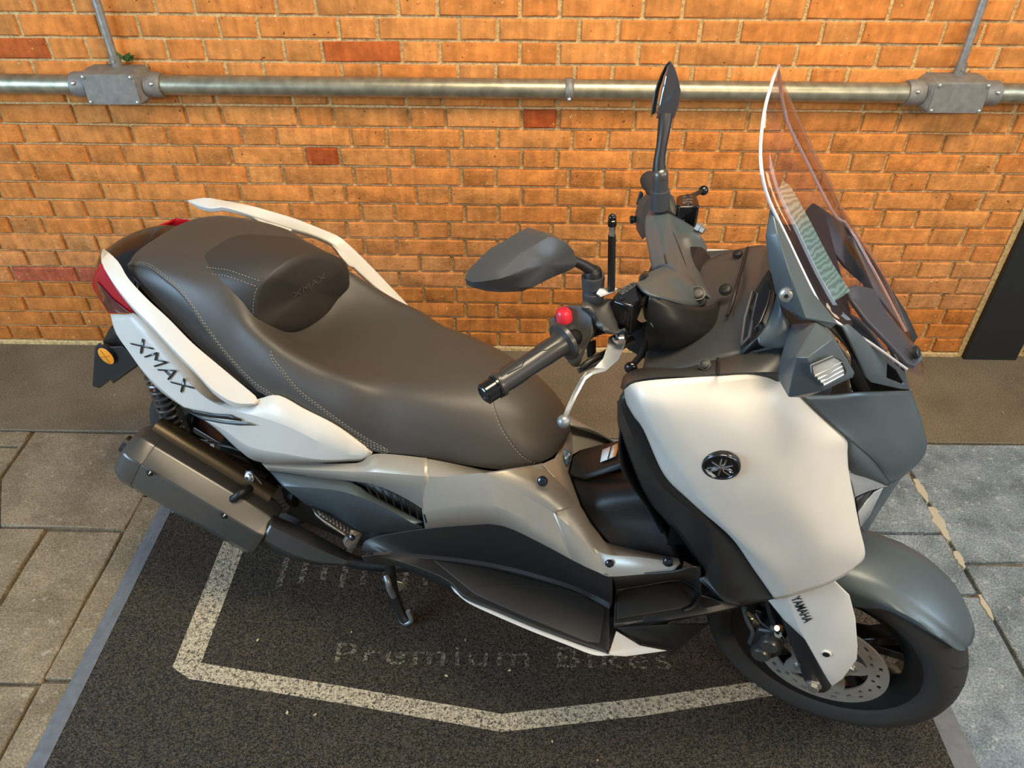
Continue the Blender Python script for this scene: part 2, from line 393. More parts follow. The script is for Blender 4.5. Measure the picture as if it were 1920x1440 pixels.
def junction_box(cx, label):
    r = empty('junction_box', (cx, 0, 1.005)); tag(r, label, 'junction box', 'junction boxes on the conduit')
    # cast body: octagonal shoulders narrowing to the pipe sockets
    def ring(y, hw, hh, ch):
        return [(-hw, y, -hh+ch), (-hw+ch, y, -hh), (hw-ch, y, -hh), (hw, y, -hh+ch), (hw, y, hh-ch), (hw-ch, y, hh), (-hw+ch, y, hh), (-hw, y, hh-ch)]
    vs = ring(-0.002, 0.098, 0.048, 0.022) + ring(-0.055, 0.098, 0.052, 0.022) + ring(-0.094, 0.080, 0.044, 0.004)
    fs = [(a*8+i, a*8+(i+1)%8, (a+1)*8+(i+1)%8, (a+1)*8+i) for a in range(2) for i in range(8)] + [tuple(range(16, 24)), tuple(range(8))[::-1]]
    b = mk('body', vs, fs, M['box_metal'], r)
    bm = bmesh.new(); bm.from_mesh(b.data); bmesh.ops.recalc_face_normals(bm, faces=bm.faces); bm.to_mesh(b.data); bm.free(); bevel(b, 0.003)
    box('cover_plate', -0.0795, 0.0795, -0.1, -0.094, -0.0435, 0.0435, M['box_metal'], r, 0.0015)
    for sx in (-1, 1):
        for sz in (-1, 1):
            lathe('screw', (sx*0.071, -0.1, sz*0.0365), (sx*0.071, -0.1035, sz*0.0365), [(0, 0.0055), (0.6, 0.0055), (1, 0.003)], M['screw'], r, 12)
        s = lathe('socket', (sx*0.09, -0.046, 0), (sx*0.137, -0.046, 0), [(0, 0.037), (0.85, 0.037), (1, 0.034)], M['box_metal'], r, 24)
        lathe('screw', (sx*0.118, -0.077, 0.012), (sx*0.118, -0.0865, 0.015), [(0, 0.006), (0.7, 0.006), (1, 0.003)], M['screw'], s, 12)
    t = lathe('socket', (0.008, -0.034, 0.045), (0.008, -0.034, 0.083), [(0, 0.0155), (1, 0.0155)], M['box_metal'], r, 16)
    lathe('screw', (0.008, -0.048, 0.068), (0.008, -0.0535, 0.068), [(0, 0.0045), (1, 0.004)], M['screw'], t, 10)
    return r
junction_box(-1.241, 'left metal junction box on the wall conduit, above the scooter tail')
junction_box(1.287, 'right metal junction box on the wall conduit, near the black post')
for x, lab in ((-1.235, 'thin vertical metal conduit rising from the left junction box'), (1.293, 'thin vertical metal conduit rising from the right junction box')):
    tag(lathe('vertical_conduit', (x, -0.034, 1.088), (x-0.004, -0.034, 1.72), [(0, 0.0115), (1, 0.0115)], M['conduit'], None, 16), lab, 'pipe')
def weed():
    bm = bmesh.new(); rw = random.Random(3)
    for k in range(9):
        a = rw.uniform(-0.6, 1.3); L_ = rw.uniform(0.018, 0.034); w = rw.uniform(0.005, 0.008)
        b = Vector((-1.207+rw.uniform(-0.006, 0.006), -0.02+rw.uniform(-0.012, 0.008), 1.062+rw.uniform(0, 0.012)))
        d = Vector((math.sin(a)*0.8, rw.uniform(-0.6, 0.1), math.cos(a))).normalized()*L_; s = d.cross(Vector((0, 1, 0.3))).normalized()*w
        up = Vector((0, -0.003, 0.002))
        q = [bm.verts.new(p) for p in (b, b+d*0.5+s+up, b+d, b+d*0.5-s)]; bm.faces.new(q)
    o = from_bm('weed', bm, M['leaf']); s = o.modifiers.new('s', 'SOLIDIFY'); s.thickness = 0.001
    tag(o, 'small green weed sprouting behind the left junction box', 'plant')
weed()

# ---------------------------------------------------------------- floor
floor = box('floor', -3.2, 3.2, -4.2, 0.2, -0.12, -0.016, M['joint']); tag(floor, kind='structure')
def stone(poly, m=None, h=0.0):
    rs = random.Random(int(poly[0][0]*977 + poly[0][1]*131))
    cx = sum(p[0] for p in poly)/len(poly); cy = sum(p[1] for p in poly)/len(poly)
    pts = []
    n = len(poly)
    for i in range(n):
        a, b = Vector(poly[i]), Vector(poly[(i+1) % n]); k = max(1, int((b-a).length/0.12))
        for t in range(k):
            p = a.lerp(b, t/k); d = (Vector((cx, cy))-p).normalized()
            pts.append(tuple(p + d*(0.004 + rs.uniform(0, 0.004 if m is None else 0.003))))
    return prism('paving_stone', pts, -0.05, h + rs.uniform(-0.0015, 0.0015), m or M['slab'], floor, 0.003)
def rect(x0, x1, y0, y1): return [(x0, y0), (x1, y0), (x1, y1), (x0, y1)]
# poured cement strip under the wall
o = prism('cement_strip', [(-3.2, -0.51), (-1.6, -0.512), (0, -0.505), (1.6, -0.503), (3.2, -0.50), (3.2, 0.1), (-3.2, 0.1)], -0.05, 0.0, M['concrete'], floor, 0.003)
# left: worn slabs
for p in ([(-1.651, -0.517), (-1.08, -0.515), (-1.155, -0.80), (-1.162, -0.94), (-1.54, -0.938), (-1.642, -0.741)],
          [(-1.651, -0.517), (-1.642, -0.741), (-1.69, -0.86), (-1.95, -0.85), (-1.95, -0.592), (-1.66, -0.596)],
          rect(-1.95, -1.652, -0.592, -0.516), rect(-2.5, -1.95, -0.93, -0.516), rect(-3.2, -2.5, -1.2, -0.516),
          [(-1.54, -0.938), (-1.642, -0.741), (-1.69, -0.86), (-1.95, -0.85), (-1.95, -0.935)],
          rect(-1.39, -1.163, -1.43, -0.942), rect(-1.95, -1.392, -1.20, -0.938), rect(-2.5, -1.95, -1.5, -0.935),
          rect(-1.95, -1.392, -1.78, -1.20), rect(-1.39, -1.165, -1.95, -1.43), rect(-2.5, -1.95, -2.3, -1.5), rect(-3.2, -2.5, -2.3, -1.2),
          rect(-1.95, -1.39, -2.5, -1.78), rect(-1.39, -1.165, -2.5, -1.95), rect(-3.2, -1.95, -3.2, -2.3),
          rect(-1.163, -1.02, -1.42, -0.80), [(-1.08, -0.515), (-0.5, -0.512), (-0.5, -0.80), (-1.155, -0.80)],
          rect(-1.163, -1.02, -2.2, -1.42), rect(-0.5, 0.2, -0.80, -0.512)):
    stone(p)
# right: irregular slate flags
for p in ([(0.2, -0.51), (1.255, -0.508), (1.258, -0.90), (0.62, -0.90), (0.2, -0.80)],
          [(1.262, -0.508), (1.80, -0.506), (1.86, -1.01), (1.43, -1.006), (1.262, -1.012)],
          [(0.62, -0.905), (1.258, -0.905), (1.262, -1.115), (1.15, -1.118), (0.98, -1.10), (0.62, -1.05)],
          [(1.262, -1.016), (1.86, -1.014), (1.90, -1.62), (1.266, -1.60)],
          [(0.98, -1.105), (1.15, -1.122), (1.262, -1.12), (1.264, -1.83), (0.98, -1.85)],
          [(1.80, -0.506), (3.2, -0.50), (3.2, -1.3), (1.87, -1.3)], [(1.87, -1.3), (3.2, -1.3), (3.2, -2.4), (1.92, -2.4)],
          [(1.266, -1.604), (1.90, -1.624), (1.92, -2.4), (1.27, -2.4)], [(0.98, -1.86), (1.264, -1.84), (1.27, -2.4), (0.98, -2.4)]):
    stone(p, M['slate'], 0.0)
# mortar lumps standing proud in the long joint
for y0, y1, w in ((-0.68, -0.78, 0.016), (-0.80, -0.93, 0.024), (-0.97, -1.03, 0.013), (-1.12, -1.2, 0.010)):
    rs = random.Random(int(-y0*1000)); n = 9
    pts = [(1.26 + w*(0.35+0.65*math.sin(math.pi*(i+0.5)/n))*rs.uniform(0.5, 1.0), y0+(y1-y0)*i/n) for i in range(n+1)] + \
          [(1.258 - w*(0.3+0.7*math.sin(math.pi*(i+0.5)/n))*rs.uniform(0.4, 0.9), y0+(y1-y0)*i/n) for i in range(n, -1, -1)]
    prism('joint_filler', pts, -0.03, 0.003, mat('lime_mortar', (0.42, 0.38, 0.29), 0.9, bump=0.8, bscale=120), floor, 0.001)

# ---------------------------------------------------------------- mat
MT = 0.010
fm = empty('floor_mat', (0, -1.5, 0)); tag(fm, 'large black coil floor mat with a worn white outline and faded lettering under the scooter', 'mat')
def mpt(o): o.matrix_parent_inverse = Matrix.Translation((0, 1.5, 0)); return o
mpt(box('coil_pad', -1.046, 0.981, -2.35, -0.88, 0.0005, MT, M['coil'], fm))
for x0, x1 in ((-1.091, -1.046), (0.981, 1.041)):
    s = 1 if x0 < 0 else -1
    xo, xi = (x0, x1) if x0 < 0 else (x1, x0)
    vs = [(xo, y, z) for y in (-2.35, -0.84) for z in (0.0005, 0.003)] + [(xi, y, z) for y in (-2.35, -0.84) for z in (MT+0.001, 0.0005)] + [((xo+xi)/2, y, 0.0085) for y in (-2.35, -0.84)]
    fs = [(0, 1, 3, 2), (1, 8, 9, 3), (8, 4, 6, 9), (4, 5, 7, 6), (0, 2, 7, 5), (0, 5, 4, 8, 1), (2, 3, 9, 6, 7)]
    o = mk('edge_strip', vs, fs, M['mat_edge'], fm); mpt(o)
    bm = bmesh.new(); bm.from_mesh(o.data); bmesh.ops.recalc_face_normals(bm, faces=bm.faces); bm.to_mesh(o.data); bm.free()
mpt(box('edge_strip', -1.046, 0.981, -0.88, -0.84, 0.0005, MT+0.001, M['mat_edge'], fm, 0.003))
PZ = MT + 0.0008
mpt(prism('printed_outline', [(-0.852, -1.385), (-0.80, -1.415), (-0.42, -1.470), (-0.033, -1.532), (0.30, -1.487), (0.62, -1.43), (0.80, -1.40), (0.80, -1.0),
       (0.75, -1.0), (0.75, -1.362), (0.62, -1.388), (0.30, -1.443), (-0.033, -1.489), (-0.42, -1.427), (-0.785, -1.372), (-0.785, -0.93), (-0.852, -0.93)], MT, PZ, M['print'], fm))
for k in range(9):
    x = -0.66 + k*0.057
    mpt(prism('printed_stroke', rect(x, x+0.016, -1.14+0.012*(k%3), -0.99), MT, PZ-0.0004, M['print_faint'], fm))
def flat_text(s, m, parent, x0, x1, y, h, z, name='lettering'):
    c = bpy.data.curves.new(name, 'FONT'); c.body = s; c.space_character = 1.15
    t = bpy.data.objects.new(name, c); scene.collection.objects.link(t)
    dg = bpy.context.evaluated_depsgraph_get(); me = bpy.data.meshes.new_from_object(t.evaluated_get(dg))
    bpy.data.objects.remove(t)
    X = [v.co.x for v in me.vertices]; a, b = min(X), max(X)
    for v in me.vertices:
        v.co = (x0 + (v.co.x-a)/(b-a)*(x1-x0), y + v.co.y/0.7*h, z)
    me.materials.clear(); me.materials.append(m)
    return link(bpy.data.objects.new(name, me), parent)
tag(mpt(flat_text('Premium Bikes', M['print_faint'], fm, -0.455, 0.385, -1.366, 0.058, PZ)), kind='stuff')
# small litter
rl = random.Random(5)
bits = [(-0.4719,-1.5005),(-0.5385,-1.4967),(-0.6618,-1.306),(-0.0173,-1.3777),(-0.1721,-1.3952),(-1.4577,-0.323),(1.6534,-0.1282),(1.5111,-0.4316),(-1.3858,-0.6704),(1.6991,-0.3484),(-0.427,-1.2779),(0.0843,-1.5529),(0.1855,-1.5933),(-1.4041,-0.0363),(-0.1314,-1.2952)]
V_, F_b = [], []
for (x, y, *_) in bits:
    a = rl.uniform(0, 6.3); L_ = rl.uniform(0.007, 0.013); d = Vector((math.cos(a), math.sin(a), 0)); s_ = Vector((-d.y, d.x, 0)); w = L_*0.3
    z = 0.0115 if (-1.04 < x < 0.98 and y < -0.88) else 0.002
    p = Vector((x, y, z)); b = len(V_)
    V_ += [p-d*L_/2, p+s_*w+Vector((0, 0, 0.002)), p+d*L_/2+Vector((0, 0, 0.001)), p-s_*w, p-Vector((0, 0, 0.001))]
    F_b += [(b, b+3, b+1), (b+1, b+3, b+2), (b, b+1, b+4), (b+1, b+2, b+4), (b+2, b+3, b+4), (b+3, b, b+4)]
lt_ = mk('litter', V_, F_b, M['dry']); tag(lt_, 'pale specks of dry leaf litter scattered over the mat and floor', 'litter', kind='stuff')
from mathutils.bvhtree import BVHTree
# ================================================================ scooter
PSI = math.radians(-20.5)
bike = empty('motor_scooter', (0.678, -1.433, 0.0), PSI)
tag(bike, 'white and dark grey maxi scooter parked on the black mat, windscreen at right', 'motor scooter')
def B(x, y, z): return Vector((x, -y, z))           # x forward, y to the rider's right, z up
G = dict(
    white=mat('satin_white_paint', (0.62, 0.58, 0.515), 0.42, 0.0, coat=0.1),
    silver=mat('matt_silver_paint', (0.385, 0.345, 0.285), 0.36, 0.35, coat=0.1),
    grey=mat('matt_grey_paint', (0.085, 0.106, 0.116), 0.38, 0.3),
    black=mat('black_plastic', (0.015, 0.0142, 0.0135), 0.42, bump=0.12, bscale=900, bdist=0.0005),
    mirror_shell=mat('mirror_shell', (0.045, 0.045, 0.046), 0.38, bump=0.08, bscale=900, bdist=0.0005),
    ctl=mat('grained_plastic', (0.046, 0.0445, 0.042), 0.42, bump=0.12, bscale=900, bdist=0.0005),
    switch_grey=mat('switch_plastic', (0.085, 0.082, 0.076), 0.42),
    dark=mat('dark_metal', (0.008, 0.008, 0.008), 0.5),
    gloss=mat('gloss_black', (0.006, 0.006, 0.0065), 0.15, coat=0.3),
    rubber=mat('tyre_rubber', (0.034, 0.030, 0.026), 0.70, spec=0.3, bump=0.15, bscale=200, bdist=0.0008),
    pad=mat('rubber_pad', (0.022, 0.020, 0.017), 0.5, bump=0.1, bscale=700, bdist=0.0005),
    leather=mat('seat_leather', (0.056, 0.048, 0.040), 0.47, bump=0.35, bscale=650, bdist=0.0006),
    leather2=mat('seat_carbon_vinyl', (0.028, 0.026, 0.025), 0.36, bump=0.3, bscale=900, bdist=0.0006),
    leather3=mat('backrest_leather', (0.034, 0.029, 0.024), 0.55, bump=0.3, bscale=650, bdist=0.0006),
    emboss=mat('embossed_leather', (0.075, 0.066, 0.055), 0.5),
    thread=mat('pale_thread', (0.30, 0.26, 0.20), 0.8),
    chrome=mat('chrome', (0.75, 0.74, 0.72), 0.08, 1.0),
    alloy=mat('brushed_alloy', (0.60, 0.58, 0.54), 0.33, 0.9),
    muffler=mat('matt_black_steel', (0.125, 0.12, 0.112), 0.33, 0.7),
    heat=mat('burnt_steel', (0.10, 0.075, 0.045), 0.38, 0.7),
    disc=mat('disc_steel', (0.44, 0.40, 0.34), 0.40, 0.6, var=0.1, vscale=30),
    lever=mat('grey_alloy', (0.27, 0.28, 0.29), 0.40, 0.6),
    red=mat('red_button', (0.75, 0.03, 0.05), 0.3),
    amber=mat('amber_reflector', (0.95, 0.33, 0.012), 0.3, coat=0.6),
    lens=mat('clear_lens', (0.50, 0.50, 0.48), 0.2, 0.2, coat=0.6),
    lamp=mat('lamp_reflector', (0.60, 0.58, 0.55), 0.25, 0.7, coat=0.6),
    tail=mat('red_lens', (0.42, 0.004, 0.010), 0.30, coat=0.0),
    tail2=mat('dark_red_lens', (0.09, 0.003, 0.008), 0.12, coat=0.5),
    ink=mat('black_ink', (0.008, 0.008, 0.008), 0.4),
    badge=mat('dark_chrome', (0.10, 0.11, 0.125), 0.16, 0.95),
    grip=mat('grip_rubber', (0.035, 0.033, 0.031), 0.34, coat=0.15),
    gum=mat('grey_rubber', (0.045, 0.047, 0.05), 0.5),
    label=mat('white_label', (0.85, 0.82, 0.78), 0.4),
    orange=mat('orange_print', (0.80, 0.26, 0.05), 0.4),
    blue=mat('blue_print', (0.05, 0.12, 0.22), 0.4),
    brass=mat('brass_fitting', (0.55, 0.42, 0.22), 0.3, 0.9),
)
def orient(o, out):
    """make the faces look the way of 'out' (bike frame, y to the right)"""
    if out is None: return
    v = Vector((out[0], -out[1], out[2])); s = Vector()
    for p in o.data.polygons: s += p.normal*p.area
    if s.dot(v) < 0:
        bm = bmesh.new(); bm.from_mesh(o.data); bmesh.ops.reverse_faces(bm, faces=bm.faces); bm.to_mesh(o.data); bm.free()
def thick(o, t):
    s = o.modifiers.new('thickness', 'SOLIDIFY'); s.thickness = t; s.offset = -1; s.use_even_offset = False
def mirrored(o, parent=None, k=(0.90, 0.09), x0=-0.62):
    me = o.data.copy()
    for v in me.vertices:
        f = 0.0 if v.co.x < x0 else min(1.0, (v.co.x-x0)/0.12)      # the far side sits a little lower and closer at the front
        v.co.z -= k[1]*abs(v.co.y)*f; v.co.y = -v.co.y*(1-(1-k[0])*f)
    bm = bmesh.new(); bm.from_mesh(me); bmesh.ops.reverse_faces(bm, faces=bm.faces); bm.to_mesh(me); bm.free()
    c = bpy.data.objects.new(o.name, me); link(c, parent or o.parent)
    for md in o.modifiers:
        n = c.modifiers.new(md.name, md.type)
        for a in (('thickness', 'offset', 'use_even_offset') if md.type == 'SOLIDIFY' else ('width', 'segments', 'limit_method', 'angle_limit') if md.type == 'BEVEL' else ()):
            setattr(n, a, getattr(md, a))
    return c
def skin(name, rows, m, parent=None, out=None, N=26, K=4, t=0.004, smooth=True, lines='cr', ang=35, mirror=False, bev=0.0):
    """surface through rows of points: each row a curve resampled to N; rows joined smoothly (K steps) or by straight facets (smooth=False)"""
    parent = parent or bike
    R_ = [(cr(r, N) if lines == 'cr' else lin(r, N)) for r in rows]
    if smooth and len(R_) > 2:
        cols = [cr([r[i] for r in R_], (len(R_)-1)*K+1) for i in range(N)]
        R_ = [[c[j] for c in cols] for j in range((len(rows)-1)*K+1)]
    vs = [v for r in R_ for v in r]; n = N
    fs = [(j*n+i, j*n+i+1, (j+1)*n+i+1, (j+1)*n+i) for j in range(len(R_)-1) for i in range(n-1)]
    o = mk(name, vs, fs, m, parent)
    bm = bmesh.new(); bm.from_mesh(o.data); bmesh.ops.remove_doubles(bm, verts=bm.verts, dist=1e-5); bmesh.ops.recalc_face_normals(bm, faces=bm.faces); bm.to_mesh(o.data); bm.free()
    orient(o, out); sharp(o, ang)
    if t: thick(o, t)
    if bev: bevel(o, bev)
    if mirror == 2: mirrored(o, None, (0.62, 0.28), -1.1)
    elif mirror == 3: mirrored(o, None, (0.86, 0.15), -0.62)
    elif mirror: mirrored(o)
    return o
def facet(name, V, F, m, parent=None, out=None, t=0.004, bev=0.003, mirror=False, seg=2):
    o = mk(name, V, F, m, parent or bike)
    bm = bmesh.new(); bm.from_mesh(o.data); bmesh.ops.recalc_face_normals(bm, faces=bm.faces)
    bmesh.ops.triangulate(bm, faces=[f for f in bm.faces if len(f.verts) > 4]); bm.to_mesh(o.data); bm.free()
    orient(o, out)
    if t: thick(o, t)
    if bev: bevel(o, bev, seg, 22)
    else: sharp(o, 30)
    if mirror: mirrored(o)
    return o
def plate(name, pts, m, parent=None, out=(0,1,0), t=0.004, bev=0.0015, mirror=False):
    return facet(name, pts, [tuple(range(len(pts)))], m, parent, out, t, bev, mirror)
def solid(name, rings, m, parent=None, bev=0.003, cap=True, ang=35, seg=2):
    """closed body lofted through rings of equal length"""
    n = len(rings[0]); vs = [v for r in rings for v in r]
    fs = [(a*n+i, a*n+(i+1)%n, (a+1)*n+(i+1)%n, (a+1)*n+i) for a in range(len(rings)-1) for i in range(n)]
    if cap: fs += [tuple(range(n)), tuple((len(rings)-1)*n+i for i in range(n))]
    o = mk(name, vs, fs, m, parent or bike)
    bm = bmesh.new(); bm.from_mesh(o.data); bmesh.ops.recalc_face_normals(bm, faces=bm.faces); bm.to_mesh(o.data); bm.free()
    if bev: bevel(o, bev, seg)
    else: sharp(o, ang)
    return o
def off(pts, d):
    d = Vector((d[0], -d[1], d[2])); return [Vector(p)+d for p in pts]
def lettering(name, s, p0, p1, pt, m, parent, lift=0.0015, height=0.0008, space=1.0, on=None, bold=0.0, drop=None):
    """font outlines laid on the plane p0 (start) p1 (end) pt (top of the first letter)"""
    p0, p1, pt = Vector(p0), Vector(p1), Vector(pt)
    c = bpy.data.curves.new(name, 'FONT'); c.body = s; c.space_character = space; c.resolution_u = 3; c.offset = bold
    t = bpy.data.objects.new(name, c); scene.collection.objects.link(t)
    dg = bpy.context.evaluated_depsgraph_get(); me = bpy.data.meshes.new_from_object(t.evaluated_get(dg)); bpy.data.objects.remove(t)
    X = [v.co.x for v in me.vertices]; a, b = min(X), max(X); Yt = max(v.co.y for v in me.vertices)
    n = (p1-p0).cross(pt-p0).normalized()
    for v in me.vertices: v.co = p0 + (p1-p0)*((v.co.x-a)/(b-a)) + (pt-p0)*(v.co.y/Yt) + n*lift
    if on is not None:                      # press the letters onto the panel they sit on
        tree = BVHTree.FromPolygons([v.co for v in on.data.vertices], [tuple(p.vertices) for p in on.data.polygons])
        if drop is None: drop = n
        drop = Vector(drop).normalized()
        for v in me.vertices:
            for sg in (1, -1):
                h = tree.ray_cast(v.co + drop*0.05*sg, -drop*sg, 0.1)
                if h[0] is not None: v.co = h[0] + drop*lift; break
    me.materials.clear(); me.materials.append(m); o = link(bpy.data.objects.new(name, me), parent)
    sd = o.modifiers.new('t', 'SOLIDIFY'); sd.thickness = height; sd.offset = 1
    o['kind'] = 'stuff'
    return o
def bolt(p, n, r=0.007, parent=None, m=None, h=0.003, name='bolt'):
    """button-head socket screw in a shallow dark washer; n = outward direction (y right)"""
    p = Vector(p); d = Vector((n[0], -n[1], n[2])).normalized()
    o = lathe(name, p-d*0.004, p+d*h, [(0, r*1.25), (0.45, r*1.25), (0.46, r), (0.8, r), (1, r*0.62)], m or G['badge'], parent or bike, 16)
    lathe('hex_socket', p+d*h*0.6, p+d*(h+0.0004), [(0, r*0.4), (1, r*0.4)], G['dark'], o, 6)
    return o

# ---------------------------------------------------------------- inner structure (fills the body, mostly hidden)
def ringx(x, hw, z0, z1, k=12, zc=None):
    return [B(x, hw*(abs(math.cos(a))**0.5)*(1 if math.cos(a) >= 0 else -1), (z0+z1)/2 + (z1-z0)/2*(abs(math.sin(a))**0.5)*(1 if math.sin(a) >= 0 else -1)) for a in [2*math.pi*i/k for i in range(k)]]
solid('frame', [ringx(-1.66, 0.09, 0.74, 0.83), ringx(-1.50, 0.12, 0.66, 0.82), ringx(-1.2, 0.15, 0.54, 0.76), ringx(-0.95, 0.14, 0.40, 0.62), ringx(-0.7, 0.13, 0.25, 0.60),
                ringx(-0.5, 0.10, 0.24, 0.45)], G['dark'], bev=0)
solid('engine', [ringx(-1.52, 0.10, 0.20, 0.40), ringx(-1.3, 0.13, 0.20, 0.46), ringx(-1.05, 0.15, 0.19, 0.46), ringx(-0.8, 0.13, 0.20, 0.45)], G['dark'], bev=0)

# ---------------------------------------------------------------- wheels
def wheel(name, c, hd, lean, R, W, rim_r, disc_y=None, big=True):
    """hd: steer angle to the right; c centre (bike frame)"""
    a = hd; f = Vector((math.cos(a), -math.sin(a), 0)); r = Vector((-math.sin(a), -math.cos(a), 0))
    n = (r*math.cos(lean) + Vector((0,0,1))*math.sin(lean)).normalized(); up = (Vector((0,0,1))*math.cos(lean) - r*math.sin(lean)).normalized()
    c = B(*c)
    pt = lambda rad, y, an: c + n*y + (f*math.cos(an) + up*math.sin(an))*rad
    def rev(nm, prof, m, par, seg=72, ang=40):
        vs = [pt(rr, y, 2*math.pi*k/seg) for rr, y in prof for k in range(seg)]; P_ = len(prof)
        fs = [(i*seg+k, i*seg+(k+1)%seg, ((i+1)%P_)*seg+(k+1)%seg, ((i+1)%P_)*seg+k) for i in range(P_) for k in range(seg)]
        o = mk(nm, vs, fs, m, par)
        bm = bmesh.new(); bm.from_mesh(o.data); bmesh.ops.recalc_face_normals(bm, faces=bm.faces); bm.to_mesh(o.data); bm.free()
        return sharp(o, ang)
    h = W/2
    rim = rev(name, [(rim_r+0.004, h*0.80), (rim_r+0.010, h*0.84), (rim_r+0.012, h*0.78), (rim_r-0.014, h*0.55), (rim_r-0.022, 0.0), (rim_r-0.014, -h*0.55), (rim_r+0.012, -h*0.78), (rim_r+0.010, -h*0.84), (rim_r+0.004, -h*0.80),
                     (rim_r-0.012, -h*0.70), (rim_r-0.034, -h*0.4), (rim_r-0.038, 0), (rim_r-0.034, h*0.4), (rim_r-0.012, h*0.70)], G['gloss'], bike)
    T = [(rim_r+0.004, h*0.80), (rim_r+0.012, h*0.90), (rim_r+0.030, h*0.985), (R-0.042, h), (R-0.026, h*0.93), (R-0.015, h*0.76), (R-0.006, h*0.50), (R-0.0015, h*0.25), (R, 0)]
    T = T + [(a_, -b_) for a_, b_ in T[-2::-1]]
    rev('tyre', T, G['rubber'], rim, 96, 60)
    # tread grooves: curved sweeps each side
    if big:
        bm = bmesh.new()
        prof = T
        def surf(y, an):
            y0 = abs(y)
            S_ = sorted([(b_, a_) for a_, b_ in T[2:9]])
            rr = R
            for (b0, a0), (b1, a1) in zip(S_, S_[1:]):
                if b0 <= y0 <= b1: rr = a0 + (a1-a0)*(y0-b0)/(b1-b0+1e-9)
            return pt(rr+0.0006, y, an)
        for k in range(26):
            for s in (-1, 1):
                a0 = 2*math.pi*k/26 + (0.12 if s > 0 else 0)
                for i in range(7):
                    y0, y1 = s*h*(0.12+0.75*i/7), s*h*(0.12+0.75*(i+1)/7)
                    b0, b1 = a0+0.16*(i/7)**1.6, a0+0.16*((i+1)/7)**1.6
                    w0, w1 = 0.010*math.sin(math.pi*(i+0.25)/7.6)+0.003, 0.010*math.sin(math.pi*(i+1.25)/7.6)+0.003
                    bm.faces.new([bm.verts.new(p) for p in (surf(y0, b0-w0), surf(y0, b0+w0), surf(y1, b1+w1), surf(y1, b1-w1))])
        g = from_bm('tread_groove', bm, G['dark'], rim); g['kind'] = 'stuff'
    for k in range(5):
        a0 = 2*math.pi*k/5 + 0.50
        for s in (-0.14, 0.14):
            rings = []
            for rr, w, d in ((0.035, 0.016, 0.026), (0.09, 0.011, 0.02), (rim_r-0.025, 0.013, 0.022)):
                a1 = a0 + s*(rr/rim_r)**1.0*1.4
                t = (-f*math.sin(a1) + up*math.cos(a1)); b = c + (f*math.cos(a1) + up*math.sin(a1))*rr
                rings.append([b+t*w+n*d, b-t*w+n*d, b-t*w-n*d, b+t*w-n*d])
            solid('spoke', rings, G['gloss'], rim, 0.003)
    lathe('hub', c-n*0.06, c+n*0.06, [(0, 0.03), (0.2, 0.045), (0.8, 0.045), (1, 0.03)], G['gloss'], rim, 24)
    return rim, pt, c, f, n, up
FS, FLN = math.radians(7.0), math.radians(-3.3)
fw, fpt, fc, ff, fn, fu = wheel('front_wheel', (0, 0, 0.2765), FS, FLN, 0.2665, 0.124, 0.188)
rw = wheel('rear_wheel', (-1.54, 0, 0.292), 0.0, 0.0, 0.272, 0.138, 0.178, big=False)
# brake disc with drilled holes and wave carrier
def brake_disc(par, pt, y, r0, r1):
    seg = 60; vs, fs = [], []
    rows = [r0, r0+0.008, r0+0.015, r0+0.022, r0+0.030, r1]
    for rr in rows:
        for k in range(seg): vs.append(pt(rr, y, 2*math.pi*k/seg))
    for i in range(len(rows)-1):
        for k in range(seg):
            # real drilled holes: leave out small cells in a repeating pattern
            if (i == 1 and k % 5 == 0) or (i == 2 and k % 5 == 2) or (i == 3 and k % 5 == 4) or (i == 3 and k % 5 == 1 and False): continue
            fs.append((i*seg+k, i*seg+(k+1)%seg, (i+1)*seg+(k+1)%seg, (i+1)*seg+k))
    o = mk('brake_disc', vs, fs, G['disc'], par); orient(o, (0, 1, 0)); s = o.modifiers.new('t', 'SOLIDIFY'); s.thickness = 0.0045; s.offset = 0
    for p in o.data.polygons: p.use_smooth = False
    # carrier: five scalloped arms
    vs, fs = [], []; n = 60
    for k in range(n):
        a = 2*math.pi*k/n; q = 0.5+0.5*math.cos(5*(a-0.35))
        vs += [pt(0.036, y, a), pt(0.058 + (r0+0.004-0.058)*q**1.4, y, a)]
    for k in range(n): j = (k+1) % n; fs.append((2*k, 2*j, 2*j+1, 2*k+1))
    c_ = mk('disc_carrier', vs, fs, G['disc'], par); orient(c_, (0, 1, 0)); s = c_.modifiers.new('t', 'SOLIDIFY'); s.thickness = 0.005; s.offset = 0
    ring = []
    for k in range(5):
        a = 0.35 + 2*math.pi*k/5
        lathe('disc_bolt', pt(0.062, y, a), pt(0.062, y+0.009, a), [(0, 0.010), (0.5, 0.010), (0.52, 0.007), (1, 0.006)], G['alloy'], par, 12)
brake_disc(fw, fpt, 0.072, 0.094, 0.1335)
lathe('axle_nut', fpt(0, 0.06, 0), fpt(0, 0.146, 0), [(0, 0.020), (0.76, 0.020), (0.77, 0.0155), (0.89, 0.0155), (0.9, 0.0115), (1, 0.0115)], G['alloy'], fw, 6, ang=20)
# fork legs
for y in (0.105, -0.105):
    b0 = fpt(0.0, y, 0); tp = b0 + Vector((-0.285, 0, 0.58)).normalized()*0.52
    lathe('fork_leg', b0 - (tp-b0).normalized()*0.035, tp, [(0, 0.022), (0.05, 0.029), (0.5, 0.029), (0.52, 0.022), (1, 0.022)], G['black'], bike, 20)
